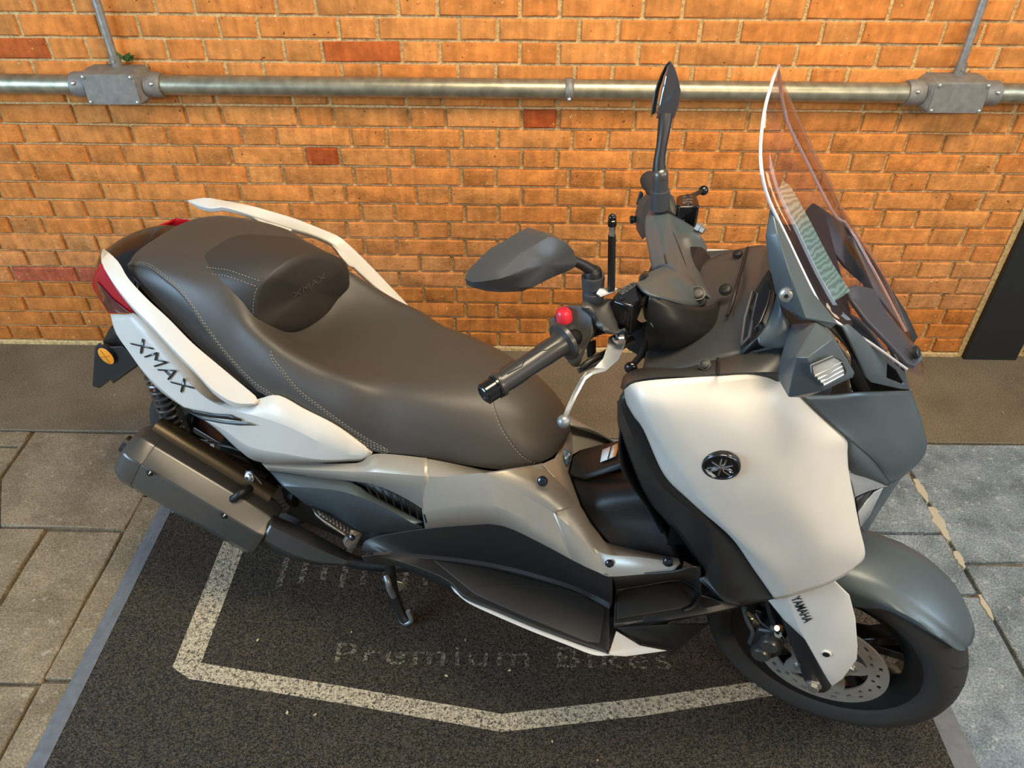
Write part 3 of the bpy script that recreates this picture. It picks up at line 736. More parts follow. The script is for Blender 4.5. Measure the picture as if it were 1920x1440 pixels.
# ABS ring, caliper, hoses behind the fork
S_CAL = VL((-0.1115,-0.098,0.2631),(-0.1435,-0.1,0.2675),(-0.1006,-0.1,0.3262),(-0.1353,-0.1,0.3259))
cp = fpt(0.118, 0.085, math.radians(158))
solid('brake_caliper', [[cp + ff*a_ + fu*b_ + fn*d_ for a_, b_ in ((-0.030, -0.045), (0.012, -0.052), (0.030, -0.02), (0.030, 0.035), (0.0, 0.055), (-0.030, 0.04))] for d_ in (-0.03, 0.035)], G['black'], bike, 0.006)
cal = bpy.data.objects['brake_caliper']
for a_, b_ in ((-0.006, -0.026), (0.004, 0.018)):
    q = cp + ff*a_ + fu*b_; lathe('piston_cover', q+fn*0.03, q+fn*0.05, [(0, 0.021), (0.7, 0.021), (1, 0.017)], G['muffler'], cal, 20)
lathe('bleed_nipple', cp+ff*-0.03+fu*0.045+fn*0.02, cp+ff*-0.055+fu*0.075+fn*0.03, [(0, 0.006), (0.6, 0.006), (0.62, 0.004), (1, 0.004)], G['brass'], cal, 10)
lathe('banjo_bolt', cp+ff*0.012+fu*0.055+fn*0.02, cp+ff*0.012+fu*0.068+fn*0.045, [(0, 0.009), (1, 0.008)], G['alloy'], cal, 6)
for p_ in (cp+ff*0.05+fu*0.075+fn*0.012, cp+ff*0.075+fu*0.0+fn*0.03):
    lathe('caliper_bolt', p_, p_+fn*0.014, [(0, 0.0085), (0.6, 0.0085), (1, 0.0065)], G['lever'], cal, 6)
tube('brake_hose', [cp+ff*0.012+fu*0.066+fn*0.04, cp+ff*-0.02+fu*0.13+fn*0.04, cp+ff*-0.05+fu*0.22+fn*0.02, cp+ff*-0.08+fu*0.30], 0.0055, G['dark'], bike, 8, 20)
tube('sensor_wire', VL((-0.1634,-0.1,0.3955),(-0.1481,-0.11,0.384),(-0.123,-0.115,0.3787),(-0.1044,-0.115,0.3704),(-0.0901,-0.11,0.3466)), 0.0022, G['gum'], bike, 6, 16)
tube('brake_hose', VL((-0.1871,-0.09,0.3881),(-0.1725,-0.095,0.3558),(-0.1565,-0.1,0.3334),(-0.1555,-0.1,0.2947)), 0.0055, G['gum'], bike, 8, 16)
lathe('hose_clamp', VL((-0.1256,-0.118,0.3925))[0], VL((-0.1201,-0.128,0.4058))[0], [(0, 0.007), (1, 0.006)], G['alloy'], bike, 10)

# front mudguard: swept over the tyre
def mud(par):
    rows = []
    AN = (38, 42, 47, 55, 65, 75, 81, 88, 98, 114, 132, 150, 168)
    RE = (.2795, .278, .275, .268, .262, .255, .236, .220, .208, .208, .208, .208, .208)
    YE = (.040, .056, .066, .074, .078, .079, .079, .079, .079, .079, .079, .079, .079)
    for k_ in (0, 1, 2, 3, 4, 5, 6, 7, 8, 9, 10):
        sgn = 1 if k_ <= 5 else -1; j = k_ if k_ <= 5 else 10-k_; row = []
        for an, re_, ye in zip(AN, RE, YE):
            q = ye/0.079
            y, rr = [(ye, re_), (ye*1.025, re_+(0.280-re_)*0.4), (ye*1.01, re_+(0.280-re_)*0.8), (0.066*q, max(re_, 0.2805)), (0.050*q, 0.288), (0, 0.2925)][j]
            row.append(fpt(rr, y*sgn, math.radians(an)))
        rows.append(row)
    o = skin('front_mudguard', rows, G['grey'], bike, (0.5, 0, 1), N=36, K=3, t=0.004, ang=40)
    return o
mud(bike)
# white fork cover
facet('fork_cover', VL((-0.1539,-0.135,0.4873),(-0.1246,-0.155,0.5349),(-0.0632,-0.145,0.6086),(-0.028,-0.143,0.5784),(-0.0033,-0.145,0.5243),(0.0208,-0.147,0.4494),(0.0301,-0.147,0.4116),(0.0219,-0.151,0.3428),(0.0101,-0.153,0.3109),(-0.0159,-0.15,0.3448),(-0.0672,-0.144,0.4179),(-0.1184,-0.135,0.4487),(-0.1977,-0.13,0.6013),(-0.1519,-0.155,0.6657),(-0.0916,-0.145,0.7099),(-0.0851,-0.157,0.4566),(-0.0284,-0.157,0.3728)),
   [(0, 1, 13, 12), (1, 2, 14, 13), (0, 11, 15, 1), (11, 10, 15), (10, 9, 16, 15), (9, 8, 16), (8, 7, 16), (1, 15, 4, 2), (2, 4, 3), (15, 16, 5, 4), (16, 7, 6, 5)], G['white'], bike, (0, 1, 0.2), 0.004, 0.0025, mirror=True)
fcv = bpy.data.objects['fork_cover']
pc = VL((-0.0259,-0.155,0.4105))[0]
lathe('cover_screw', pc + B(0, -0.004, 0), pc + B(0, 0.002, 0), [(0, 0.010), (0.5, 0.010), (1, 0.009)], G['white'], fcv, 20)
lathe('screw_hole', pc + B(0, 0.001, 0), pc + B(0, 0.0026, 0), [(0, 0.0068), (1, 0.0068)], G['dark'], fcv, 20)
lettering('lettering', 'YAMAHA', VL((-0.1209,-0.155,0.54))[0], VL((-0.0835,-0.155,0.4826))[0], VL((-0.108,-0.153,0.5538))[0], G['ink'], fcv, 0.0022, 0.0005, 1.0, fcv, 0.006, (0.02, -0.75, 0.66))

# ---------------------------------------------------------------- exhaust
MA, MB = Vector(VL((-1.6029,-0.245,0.4708))[0]), Vector(VL((-1.3145,-0.215,0.2996))[0])
def muff_ring(c, s, turn=0.0, k=1.0):
    # right-leaning hexagonal can: local u = up, w = out to the right, axis along the can
    ax = (MB-MA).normalized(); w = B(0, 1, 0); w = (w - ax*w.dot(ax)).normalized(); u = w.cross(ax); u = u if u.z > 0 else -u
    P_ = [(0.060, -0.045), (0.070, 0.005), (0.048, 0.052), (-0.020, 0.070), (-0.070, 0.052), (-0.080, 0.0), (-0.06, -0.045), (0.0, -0.06)]
    return [c + (u*a_ + w*b_)*s*k for a_, b_ in P_]
ax = (MB-MA)
can = solid('muffler', [muff_ring(MA - ax*0.02, 0.92), muff_ring(MA, 1.0), muff_ring(MA+ax*0.5, 1.0), muff_ring(MB, 0.96), muff_ring(MB+ax*0.06, 0.88)], G['muffler'], bike, 0.010, seg=4)
solid('muffler_end_cap', [muff_ring(MA - ax*0.06, 0.66), muff_ring(MA - ax*0.075, 0.76), muff_ring(MA - ax*0.045, 0.93), muff_ring(MA-ax*0.005, 1.02), muff_ring(MA+ax*0.10, 1.02)], G['muffler'], can, 0.006, seg=3)
lathe('tailpipe', MA-ax*0.12, MA-ax*0.02, [(0, 0.022), (1, 0.022)], G['dark'], can, 20)
E1 = VL((-1.2658,-0.235,0.3605),(-1.1527,-0.23,0.3507),(-1.0824,-0.222,0.3253),(-1.0574,-0.21,0.2998))
skin('exhaust_guard', [VL((-1.2756,-0.21,0.3492),(-1.181,-0.205,0.3265),(-1.1011,-0.2,0.292),(-1.0683,-0.195,0.2755)), VL((-1.2599,-0.245,0.3547),(-1.1869,-0.24,0.3296),(-1.1231,-0.232,0.3047),(-1.0687,-0.22,0.2805)), VL((-1.2835,-0.255,0.3075),(-1.22,-0.25,0.2813),(-1.1545,-0.24,0.266),(-1.074,-0.225,0.274)), VL((-1.3208,-0.24,0.2566),(-1.256,-0.235,0.2335),(-1.1791,-0.225,0.2268),(-1.0873,-0.21,0.246))], G['muffler'], can, (0, 1, 0.3), t=0.004, smooth=False, ang=20)
tube('exhaust_pipe', VL((-1.3706,-0.15,0.2065),(-1.2633,-0.13,0.1529),(-1.1261,-0.1,0.1068),(-0.9614,-0.05,0.1163)), 0.018, G['dark'], bike, 14, 20)
for s_ in ('279 889 .298', '419 969 .283'):
    q = S(s_)[0] if False else None
for q in VL((-1.5203,-0.302,0.4811),(-1.3446,-0.29,0.3963)):
    bolt(q, (0, 1, -0.2), 0.0075, can, G['badge'], 0.003)
# inner silencer band and mounting bracket
tube('muffler_strap', VL((-1.4077,-0.19,0.3892),(-1.3618,-0.235,0.3956),(-1.3382,-0.23,0.4181),(-1.3326,-0.2,0.4092)), 0.010, G['dark'], can, 8, 16)
plate('muffler_bracket', VL((-1.4059,-0.165,0.4087),(-1.355,-0.165,0.4239),(-1.3315,-0.168,0.3972),(-1.3203,-0.17,0.3793),(-1.3397,-0.172,0.3512),(-1.3779,-0.17,0.3683)), G['muffler'], bike, (0, 1, 0.5), 0.006, 0.002)
bolt(VL((-1.3581,-0.172,0.4092))[0], (0, 1, 0.5), 0.011, bike, G['alloy'], 0.008)
tube('silencer_core', [MA+ax*0.05+B(0,-0.05,0.045), MA+ax*0.5+B(0,-0.05,0.045), MB+ax*0.0+B(0,-0.05,0.045)], 0.034, G['heat'], can, 16)

# ---------------------------------------------------------------- rear suspension
def coil(name, a, b, R_, r, turns, m, par):
    a, b = Vector(a), Vector(b); d, u, w = frame_of(b-a); P_ = []
    for i in range(turns*14+1):
        t = i/(turns*14); an = 2*math.pi*turns*t; P_.append(a.lerp(b, t) + (u*math.cos(an)+w*math.sin(an))*R_)
    return tube(name, P_, r, m, par, 6)
sa, sb = VL((-1.5757,-0.15,0.6647))[0], VL((-1.5785,-0.145,0.4281))[0]
sh = lathe('rear_shock', sa, sb, [(0, 0.014), (1, 0.014)], G['black'], bike, 14)
coil('coil_spring', sa, sb, 0.024, 0.0042, 12, G['muffler'], sh)
lathe('spring_seat', sb, sb+(sb-sa).normalized()*0.03, [(0, 0.031), (1, 0.026)], G['black'], sh, 18)
tube('swingarm', VL((-1.6721,-0.1,0.3147),(-1.5424,-0.11,0.3115),(-1.3966,-0.12,0.3266),(-1.268,-0.12,0.3281)), 0.030, G['dark'], bike, 12, 20)
tube('swingarm_link', VL((-1.5896,-0.13,0.4078),(-1.4691,-0.13,0.3944),(-1.3481,-0.13,0.3641)), 0.016, G['black'], bike, 10, 14)
plate('mudguard_bracket', VL((-1.5368,-0.15,0.4574),(-1.5084,-0.15,0.46),(-1.5109,-0.15,0.4412),(-1.5305,-0.15,0.4308),(-1.5414,-0.15,0.4379)), G['lever'], bike, (0, 1, 0.3), 0.003, 0.001)
lathe('link_bolt', VL((-1.4922,-0.14,0.4444))[0], VL((-1.4672,-0.155,0.4607))[0], [(0, 0.010), (0.6, 0.010), (1, 0.006)], G['chrome'], bike, 10)
tube('brake_cable', VL((-1.4749,-0.145,0.4565),(-1.422,-0.145,0.4642),(-1.3966,-0.14,0.4563)), 0.003, G['gum'], bike, 6, 12)
for k, s_ in enumerate(VL((-1.3099,-0.145,0.3458),(-1.3043,-0.147,0.3366),(-1.3003,-0.149,0.3267),(-1.2964,-0.151,0.3167))):
    lathe('boot_ring', s_ - B(0.004,0.002,0.006), s_ + B(0.004,0.002,0.006), [(0, 0.018-0.001*k), (0.5, 0.022), (1, 0.018)], G['gum'], bike, 16)

# ---------------------------------------------------------------- number plate hanger
facet('plate_hanger', VL((-1.8064,-0.05,0.6601),(-1.7147,-0.095,0.6678),(-1.6946,-0.1,0.619),(-1.7838,-0.06,0.5428),(-1.8718,-0.03,0.5499),(-1.9002,-0.02,0.5703)) + off(VL((-1.8064,-0.05,0.6601),(-1.7147,-0.095,0.6678),(-1.6946,-0.1,0.619),(-1.7838,-0.06,0.5428),(-1.8718,-0.03,0.5499),(-1.9002,-0.02,0.5703)), (0.02, -0.12, -0.01)),
      [(0,1,2,3,4,5), (6,7,8,9,10,11)] + [(i, (i+1)%6, 6+(i+1)%6, 6+i) for i in range(6)], G['black'], bike, None, 0, 0.006)
ph = solid('number_plate_bracket', [VL((-1.8318,-0.09,0.6176),(-1.8079,-0.09,0.6369),(-1.794,-0.092,0.6289),(-1.72,-0.098,0.6558),(-1.6835,-0.1,0.6091),(-1.8187,-0.092,0.5034),(-1.8201,-0.092,0.517),(-1.8799,-0.09,0.4695),(-1.9057,-0.09,0.4691)),
      VL((-1.9334,-0.02,0.5442),(-1.908,-0.02,0.5648),(-1.8962,-0.02,0.5541),(-1.8259,-0.02,0.5762),(-1.7895,-0.02,0.5237),(-1.9226,-0.02,0.42),(-1.9241,-0.02,0.4346),(-1.9848,-0.02,0.3863),(-2.0123,-0.02,0.3859))], G['dark'], bike, 0.004)
rc = VL((-1.7866,-0.094,0.6094))[0]
rfl = lathe('side_reflector', rc - B(0, 0.006, 0), rc + B(0.0, 0.010, 0.0), [(0, 0.027), (0.6, 0.027), (0.62, 0.0245), (0.9, 0.0245), (1, 0.022)], G['black'], bike, 28)
lathe('reflector_lens', rc + B(0, 0.006, 0), rc + B(0, 0.0115, 0), [(0, 0.0238), (0.7, 0.0238), (1, 0.020)], G['amber'], rfl, 28)
for a_ in (0.4, 1.97):
    d_ = B(math.cos(a_), 0, math.sin(a_)); q = rc + B(0, 0.0117, 0)
    tube('lens_rib', [q-d_*0.019, q+d_*0.019], 0.0009, mat('amber_dark', (0.45, 0.11, 0.0), 0.3) if a_ < 1 else bpy.data.materials['amber_dark'], rfl, 5)
# ---------------------------------------------------------------- tail
tl = facet('tail_light', VL((-1.6613,-0.12,0.9055),(-1.6968,-0.115,0.8698),(-1.7343,-0.105,0.8285),(-1.7352,-0.105,0.8084),(-1.6765,-0.135,0.781),(-1.5575,-0.165,0.8293),(-1.5755,-0.16,0.8586),(-1.6316,-0.135,0.8986),(-1.6932,-0.118,0.8572),(-1.6229,-0.15,0.8418),(-1.5752,-0.162,0.8287)),
      [(0, 1, 8, 7), (7, 8, 9, 6), (6, 9, 10, 5), (1, 2, 8), (2, 3, 8), (3, 4, 9, 8), (4, 5, 10, 9)], G['tail'], bike, (-1, 0.6, 0.2), 0.003, 0.002)
tcr = VL((-1.6613,-0.12,0.9055),(-1.6968,-0.115,0.8698),(-1.7343,-0.105,0.8285),(-1.7352,-0.105,0.8084))
skin('tail_light_centre', [tcr, VL((-1.748, 0, .876), (-1.765, 0, .848), (-1.765, 0, .815), (-1.75, 0, .79)), [Vector((p.x, -p.y, p.z)) for p in tcr]], G['tail'], bike, (-1, 0, 0), N=8, K=6, t=0.003)
facet('brake_lens', off(VL((-1.6894,-0.121,0.8556),(-1.6179,-0.153,0.8434),(-1.5713,-0.165,0.8314),(-1.5594,-0.166,0.8294),(-1.6206,-0.152,0.8062),(-1.6684,-0.138,0.7933),(-1.7077,-0.116,0.8139)), (-0.001, 0.0015, 0)), [(0, 1, 6), (1, 5, 6), (1, 2, 4, 5), (2, 3, 4)], G['tail2'], tl, (-0.6, 1, 0), 0.002, 0.001)
mirrored(tl)
def half(sec): return [B(x_, -y_, z_) for x_, y_, z_ in sec[:0:-1]] + [B(*q) for q in sec]
skin('tail_cowl', [half([(-1.56, 0, .90), (-1.56, .08, .895), (-1.56, .125, .88), (-1.56, .15, .84)]), half([(-1.64, 0, .912), (-1.64, .07, .907), (-1.64, .11, .893), (-1.64, .135, .855)]),
     half([(-1.70, 0, .906), (-1.70, .06, .900), (-1.70, .092, .884), (-1.70, .112, .845)]), half([(-1.745, 0, .882), (-1.745, .04, .878), (-1.745, .065, .862), (-1.745, .085, .83)])], G['gloss'], bike, (0, 0, 1), N=26, K=5, t=0.004, ang=60)
# white tail cover, three smooth bands
tc = skin('tail_cover', [
    VL((-1.5665,-0.158,0.8229),(-1.5345,-0.165,0.8129),(-1.5023,-0.17,0.7894),(-1.4281,-0.18,0.7274),(-1.3639,-0.19,0.6764),(-1.308,-0.196,0.683),(-1.2404,-0.198,0.7112),(-1.1854,-0.198,0.7366),(-1.1243,-0.198,0.7184),(-1.0505,-0.195,0.6919),(-0.9815,-0.186,0.636)),
    VL((-1.5903,-0.16,0.8142),(-1.5562,-0.172,0.7853),(-1.5107,-0.182,0.7567),(-1.4473,-0.195,0.718),(-1.3763,-0.208,0.6818),(-1.311,-0.214,0.6722),(-1.2402,-0.215,0.6775),(-1.1619,-0.214,0.6723),(-1.0908,-0.21,0.6478),(-1.0362,-0.2,0.6245),(-0.9834,-0.186,0.6308)),
    VL((-1.6499,-0.15,0.795),(-1.6362,-0.163,0.7534),(-1.6029,-0.175,0.72),(-1.5495,-0.192,0.679),(-1.4724,-0.205,0.6394),(-1.3991,-0.213,0.6172),(-1.3401,-0.218,0.6075),(-1.2745,-0.22,0.5805),(-1.1764,-0.218,0.5908),(-1.0878,-0.208,0.5977),(-0.9924,-0.188,0.6217)),
    VL((-1.6606,-0.145,0.7736),(-1.6498,-0.155,0.7462),(-1.6199,-0.165,0.7161),(-1.5741,-0.18,0.671),(-1.5331,-0.188,0.6377),(-1.4828,-0.195,0.6206),(-1.3862,-0.203,0.5894),(-1.3283,-0.206,0.5414),(-1.2686,-0.208,0.5244),(-1.1106,-0.2,0.5727),(-1.0116,-0.188,0.6023))], G['white'], bike, (0, 1, 0.2), N=48, smooth=False, ang=12, mirror=True)
# painted swooshes on the tail cover
facet('decal', off(VL((-1.4592,-0.207,0.6294),(-1.4166,-0.211,0.6365),(-1.3603,-0.2145,0.6463),(-1.3088,-0.217,0.6617),(-1.2984,-0.217,0.6589),(-1.2799,-0.2175,0.6592),(-1.2766,-0.218,0.6546),(-1.3227,-0.2175,0.6454),(-1.3705,-0.2155,0.633),(-1.4187,-0.2125,0.6262),(-1.4525,-0.208,0.6245)), (0, 0.003, 0.001)), [tuple(range(11))], G['ink'], tc, (0, 1, 0.2), 0.0006, 0)
facet('decal', off(VL((-1.4408,-0.2095,0.6246),(-1.3877,-0.2145,0.6267),(-1.3324,-0.2175,0.6361),(-1.2679,-0.2185,0.6548),(-1.2386,-0.219,0.6557),(-1.2887,-0.2185,0.6389),(-1.3418,-0.2178,0.6271),(-1.3982,-0.2142,0.6168)), (0, 0.003, 0.001)), [tuple(range(8))], G['grey'], tc, (0, 1, 0.2), 0.0006, 0)
lettering('model_lettering', 'XMAX', VL((-1.5842,-0.176,0.7535))[0], VL((-1.4372,-0.2085,0.6788))[0], VL((-1.5368,-0.179,0.7806))[0], G['badge'], tc, 0.0035, 0.0016, 1.05, tc, -0.010, (0.55, -0.55, 0.62))
lettering('decal_lettering', 'XMAX', VL((-1.4252,-0.2165,0.6366))[0], VL((-1.3815,-0.2185,0.6412))[0], VL((-1.4198,-0.216,0.6457))[0], G['label'], tc, 0.0045, 0.0004, 1.0, tc, 0, (0.55, -0.55, 0.62))
# ---------------------------------------------------------------- grab rails
RI = VL((-1.602,-0.145,0.9662),(-1.6013,-0.135,0.9501),(-1.5778,-0.14,0.9359),(-1.5547,-0.15,0.909),(-1.5023,-0.165,0.8798),(-1.4461,-0.175,0.8477),(-1.3929,-0.185,0.8109),(-1.341,-0.19,0.7786),(-1.2886,-0.195,0.7478),(-1.2398,-0.2,0.7188),(-1.2365,-0.202,0.7097))
RO = VL((-1.6103,-0.15,0.952),(-1.6104,-0.155,0.9369),(-1.5998,-0.16,0.9162),(-1.5757,-0.168,0.8896),(-1.533,-0.182,0.8628),(-1.4783,-0.195,0.8333),(-1.4235,-0.208,0.7974),(-1.3716,-0.22,0.7686),(-1.3244,-0.228,0.7316),(-1.2785,-0.225,0.7101),(-1.239,-0.213,0.7101))
ri, ro = cr(RI, 34), cr(RO, 34)
rings = []
for k, (a, b) in enumerate(zip(ri, ro)):
    e = min(1, k/3, (33-k)/2) if k not in (0, 33) else 0.0
    h = 0.006 + 0.012*min(1, k/4)*min(1, (33-k)/3)
    rings.append([a, a.lerp(b, 0.5)+Vector((0, 0, 0.002)), b, b+Vector((0, 0.003, -h)), a+Vector((0, 0.002, -h))])
gr = solid('grab_rail', rings, G['white'], bike, 0.0025)
RLo = cr(VL((-1.6577,0.165,0.9327),(-1.6235,0.168,0.9428),(-1.5954,0.172,0.9473),(-1.542,0.18,0.9435),(-1.4863,0.19,0.938),(-1.4308,0.2,0.927),(-1.3756,0.208,0.9155),(-1.3201,0.216,0.8986),(-1.2748,0.222,0.8834),(-1.2509,0.226,0.8635),(-1.2261,0.23,0.8379),(-1.1965,0.233,0.8075),(-1.1692,0.236,0.7776),(-1.1368,0.24,0.7418),(-1.107,0.24,0.7116)), 40)
RLi = cr(VL((-1.6429,0.155,0.9326),(-1.5975,0.145,0.9352),(-1.5629,0.142,0.9386),(-1.5412,0.146,0.9447),(-1.5087,0.155,0.9384),(-1.4797,0.165,0.9269),(-1.4396,0.176,0.9128),(-1.3894,0.186,0.8995),(-1.329,0.193,0.8896),(-1.2807,0.198,0.8728),(-1.2594,0.2,0.8491),(-1.2335,0.203,0.8184),(-1.1984,0.206,0.7861),(-1.1605,0.21,0.7534),(-1.1268,0.21,0.7247)), 40)
gl = solid('grab_rail', [[a, a.lerp(b, 0.5)+Vector((0, 0, 0.002)), b, b+Vector((0, 0.004, -0.014*min(1, k/3+0.3))), a+Vector((0, -0.002, -0.018*min(1, k/3+0.3)))] for k, (a, b) in enumerate(zip(RLo, RLi))], G['white'], bike, 0.0025)
facet('rail_support', VL((-1.4827,0.168,0.9236),(-1.4414,0.178,0.9115),(-1.3794,0.188,0.8963),(-1.3862,0.175,0.8927),(-1.3936,0.165,0.8821),(-1.4332,0.16,0.8908),(-1.4493,0.165,0.9022),(-1.4605,0.168,0.9153)), [tuple(range(8))], G['white'], gl, (0, 0.5, 1), 0.014, 0.003)
facet('rail_support', VL((-1.2807,0.198,0.8728),(-1.2522,0.2,0.8477),(-1.2293,0.203,0.8164),(-1.2385,0.195,0.8215),(-1.2601,0.192,0.8502),(-1.2665,0.195,0.8588)), [tuple(range(6))], G['white'], gl, (0, 0.5, 1), 0.012, 0.003)
# ---------------------------------------------------------------- seat
ST = [(-1.617, (.908,.907,.905,.900,.895,.888), (0,.03,.048,.06,.066,.062)),
 (-1.592, (.930,.929,.925,.914,.904,.890), (0,.05,.082,.104,.113,.108)),
 (-1.53, (.947,.946,.942,.930,.903,.863), (0,.06,.10,.125,.140,.138)),
 (-1.45, (.951,.950,.946,.930,.888,.823), (0,.06,.105,.137,.157,.158)),
 (-1.38, (.951,.950,.944,.918,.858,.780), (0,.06,.11,.145,.168,.172)),
 (-1.33, (.948,.947,.938,.896,.828,.750), (0,.06,.113,.150,.173,.179)),
 (-1.29, (.915,.918,.912,.872,.803,.732), (0,.06,.113,.152,.176,.183)),
 (-1.255, (.795,.812,.852,.856,.796,.724), (0,.06,.112,.153,.180,.188)),
 (-1.215, (.770,.783,.818,.838,.792,.722), (0,.06,.112,.153,.182,.192)),
 (-1.17, (.766,.774,.796,.816,.780,.708), (0,.06,.11,.152,.182,.196)),
 (-1.10, (.765,.769,.780,.790,.752,.688), (0,.06,.11,.150,.181,.196)),
 (-1.03, (.764,.766,.773,.774,.728,.660), (0,.06,.11,.148,.178,.190)),
 (-0.97, (.766,.767,.768,.750,.700,.638), (0,.06,.11,.145,.170,.180)),
 (-0.90, (.772,.771,.764,.740,.690,.646), (0,.06,.11,.140,.163,.172)),
 (-0.83, (.772,.769,.757,.730,.685,.641), (0,.055,.10,.130,.150,.158)),
 (-0.77, (.764,.760,.745,.718,.680,.640), (0,.05,.088,.115,.134,.148)),
 (-0.71, (.742,.737,.722,.700,.670,.635), (0,.045,.077,.100,.116,.130)),
 (-0.665, (.712,.706,.695,.680,.660,.636), (0,.035,.060,.080,.094,.104)),
 (-0.630, (.676,.673,.668,.660,.650,.638), (0,.02,.036,.050,.058,.062)),
 (-0.618, (.656,.655,.653,.650,.646,.640), (0,.008,.015,.022,.026,.028))]
NS = 90; HALF = 26
cols = []
for j in range(6): cols.append(cr([B(x, ys[j], zs[j]) for x, zs, ys in ST], NS))
# resample every column at common x so that the sections stay upright
def at_x(col, x):
    for a, b in zip(col, col[1:]):
        if a.x <= x <= b.x: return a.lerp(b, (x-a.x)/(b.x-a.x+1e-9))
    return col[-1] if x > col[-1].x else col[0]
XS = [-1.617 + (1.617-0.618)*i/(NS-1) for i in range(NS)]
fine = []
for x in XS:
    half = [at_x(c, x) for c in cols]; full = [Vector((p.x, -p.y, p.z)) for p in half[:0:-1]] + half
    fine.append(cr(full, 2*HALF+1))
def seat_at(x, s):
    """surface point; s in -1..1 across (positive = right side)"""
    fx = (x - XS[0])/(XS[-1]-XS[0])*(NS-1); i = max(0, min(NS-2, int(fx))); t = min(1, max(0, fx-i))
    fs_ = (s+1)/2*(2*HALF); j = max(0, min(2*HALF-1, int(fs_))); u = min(1, max(0, fs_-j))
    a = fine[i][j].lerp(fine[i][j+1], u); b = fine[i+1][j].lerp(fine[i+1][j+1], u); return a.lerp(b, t)
# (cr runs left -> right: index 0 = left edge)
W_ = 2*HALF+1
vs = [v for r in fine for v in r]; fs = []; fmat = []
def s_for(x, z):                               # the side position whose height is z in section x
    i = max(0, min(NS-1, round((x-XS[0])/(XS[-1]-XS[0])*(NS-1))))
    best = min(range(int(HALF*0.62), HALF+1), key=lambda k: abs(fine[i][HALF+k].z - z)); return best/HALF
SEAM = [(-1.60, .908), (-1.56, .925), (-1.53, .931), (-1.473, .930), (-1.425, .918), (-1.392, .890), (-1.351, .836), (-1.313, .790), (-1.281, .757), (-1.238, .724), (-1.15, .700), (-1.05, .660), (-0.94, .625)]
def band(x):                                   # where the textured side vinyl starts
    for (x0, z0), (x1, z1) in zip(SEAM, SEAM[1:]):
        if x0 <= x <= x1: return s_for(x, z0 + (z1-z0)*(x-x0)/(x1-x0))
    return 0.62 if x < -1.5 else 2.0
for i in range(NS-1):
    for j in range(W_-1):
        fs.append((i*W_+j, i*W_+j+1, (i+1)*W_+j+1, (i+1)*W_+j))
        s = abs((j+0.5)/HALF - 1); fmat.append(1 if s > band((XS[i]+XS[i+1])/2) and XS[i] > -1.60 else 0)
fs += [tuple(range(W_))[::-1], tuple((NS-1)*W_+j for j in range(W_))]; fmat += [0, 0]
seat = mk('seat', vs, fs, None, bike, True, [G['leather'], G['leather2']], fmat)
bm = bmesh.new(); bm.from_mesh(seat.data); bmesh.ops.recalc_face_normals(bm, faces=bm.faces); bm.to_mesh(seat.data); bm.free()
orient(seat, (0, 0, 1))
tag(seat, 'dark leather seat with stitched seams')
sn = Vector((0, 0, 1))
def seam(pts, r=0.0011, lift=0.0006):
    P_ = [seat_at(x, s) + Vector((0, -0.5*s, 0.7)).normalized()*lift for x, s in pts]
    return P_
def stitches(P_, step=0.0075, gap=0.003):
    """a row of separate short stitches in one mesh"""
    L_ = sum((b-a).length for a, b in zip(P_, P_[1:])); n = int(L_/step); Q = lin(P_, n*4+1)
    vs, fs = [], []
    for k in range(n):
        a, b = Q[k*4], Q[k*4+2]; d = (b-a).normalized(); u = d.cross(Vector((0, -0.4, 1))).normalized()*0.0008; w = Vector((0, -0.0003, 0.0009))
        i = len(vs); vs += [a-u, a+u, b+u, b-u, a+w, b+w]; fs += [(i, i+4, i+5, i+3), (i+4, i+1, i+2, i+5)]
    return vs, fs
def stitch_part(lines, name='stitching'):
    V, F = [], []
    for P_ in lines:
        v, f = stitches(P_); b = len(V); V += v; F += [tuple(i+b for i in q) for q in f]
    o = mk(name, V, F, G['thread'], seat); o['kind'] = 'stuff'
    orient(o, (0, 0.3, 1)); return o
def frange(a, b, n): return [a+(b-a)*i/(n-1) for i in range(n)]
L1 = []
bxs = frange(-1.595, -0.95, 46)
def smooth_band():
    v = [band(x) for x in bxs]
    for _ in range(3): v = [v[0]] + [(v[i-1]+2*v[i]+v[i+1])/4 for i in range(1, len(v)-1)] + [v[-1]]
    return v
bvs = smooth_band()
for sg in (1, -1):
    for d in (-0.018, -0.04):
        L1.append(seam([(x, sg*(b_+d)) for x, b_ in zip(bxs, bvs)]))
    tube('piping', seam([(x, sg*min(1, b_)) for x, b_ in zip(bxs, bvs)], lift=0.0), 0.0022, G['leather3'], seat, 6)
rid = [(x, s_for(x, z)) for x, z in ((-1.205, .812), (-1.195, .798), (-1.172, .780), (-1.138, .752), (-1.10, .732), (-1.054, .704), (-1.006, .670), (-.965, .645), (-.945, .634))]
def curve2(c, n=40):
    return [(v.x, v.y) for v in cr([(a, b, 0) for a, b in c], n)]
for sg in (1, -1):
    for d in (0, -0.022): L1.append(seam([(x, sg*(s+d)) for x, s in curve2(rid)]))
    tube('piping', seam([(x, sg*(s-0.011)) for x, s in curve2(rid)], lift=-0.001), 0.0018, G['leather3'], seat, 6)
nose = [(-0.655, 0.97), (-0.675, 0.85), (-0.70, 0.70), (-0.735, 0.50), (-0.765, 0.28), (-0.775, 0.0)]
full = curve2(nose)
L1.append(seam(full + [(x, -s) for x, s in full[::-1]]))
tube('piping', seam([(x+0.004, s) for x, s in full + [(x, -s) for x, s in full[::-1]]], lift=-0.0012), 0.0018, G['leather3'], seat, 6)
stitch_part(L1)
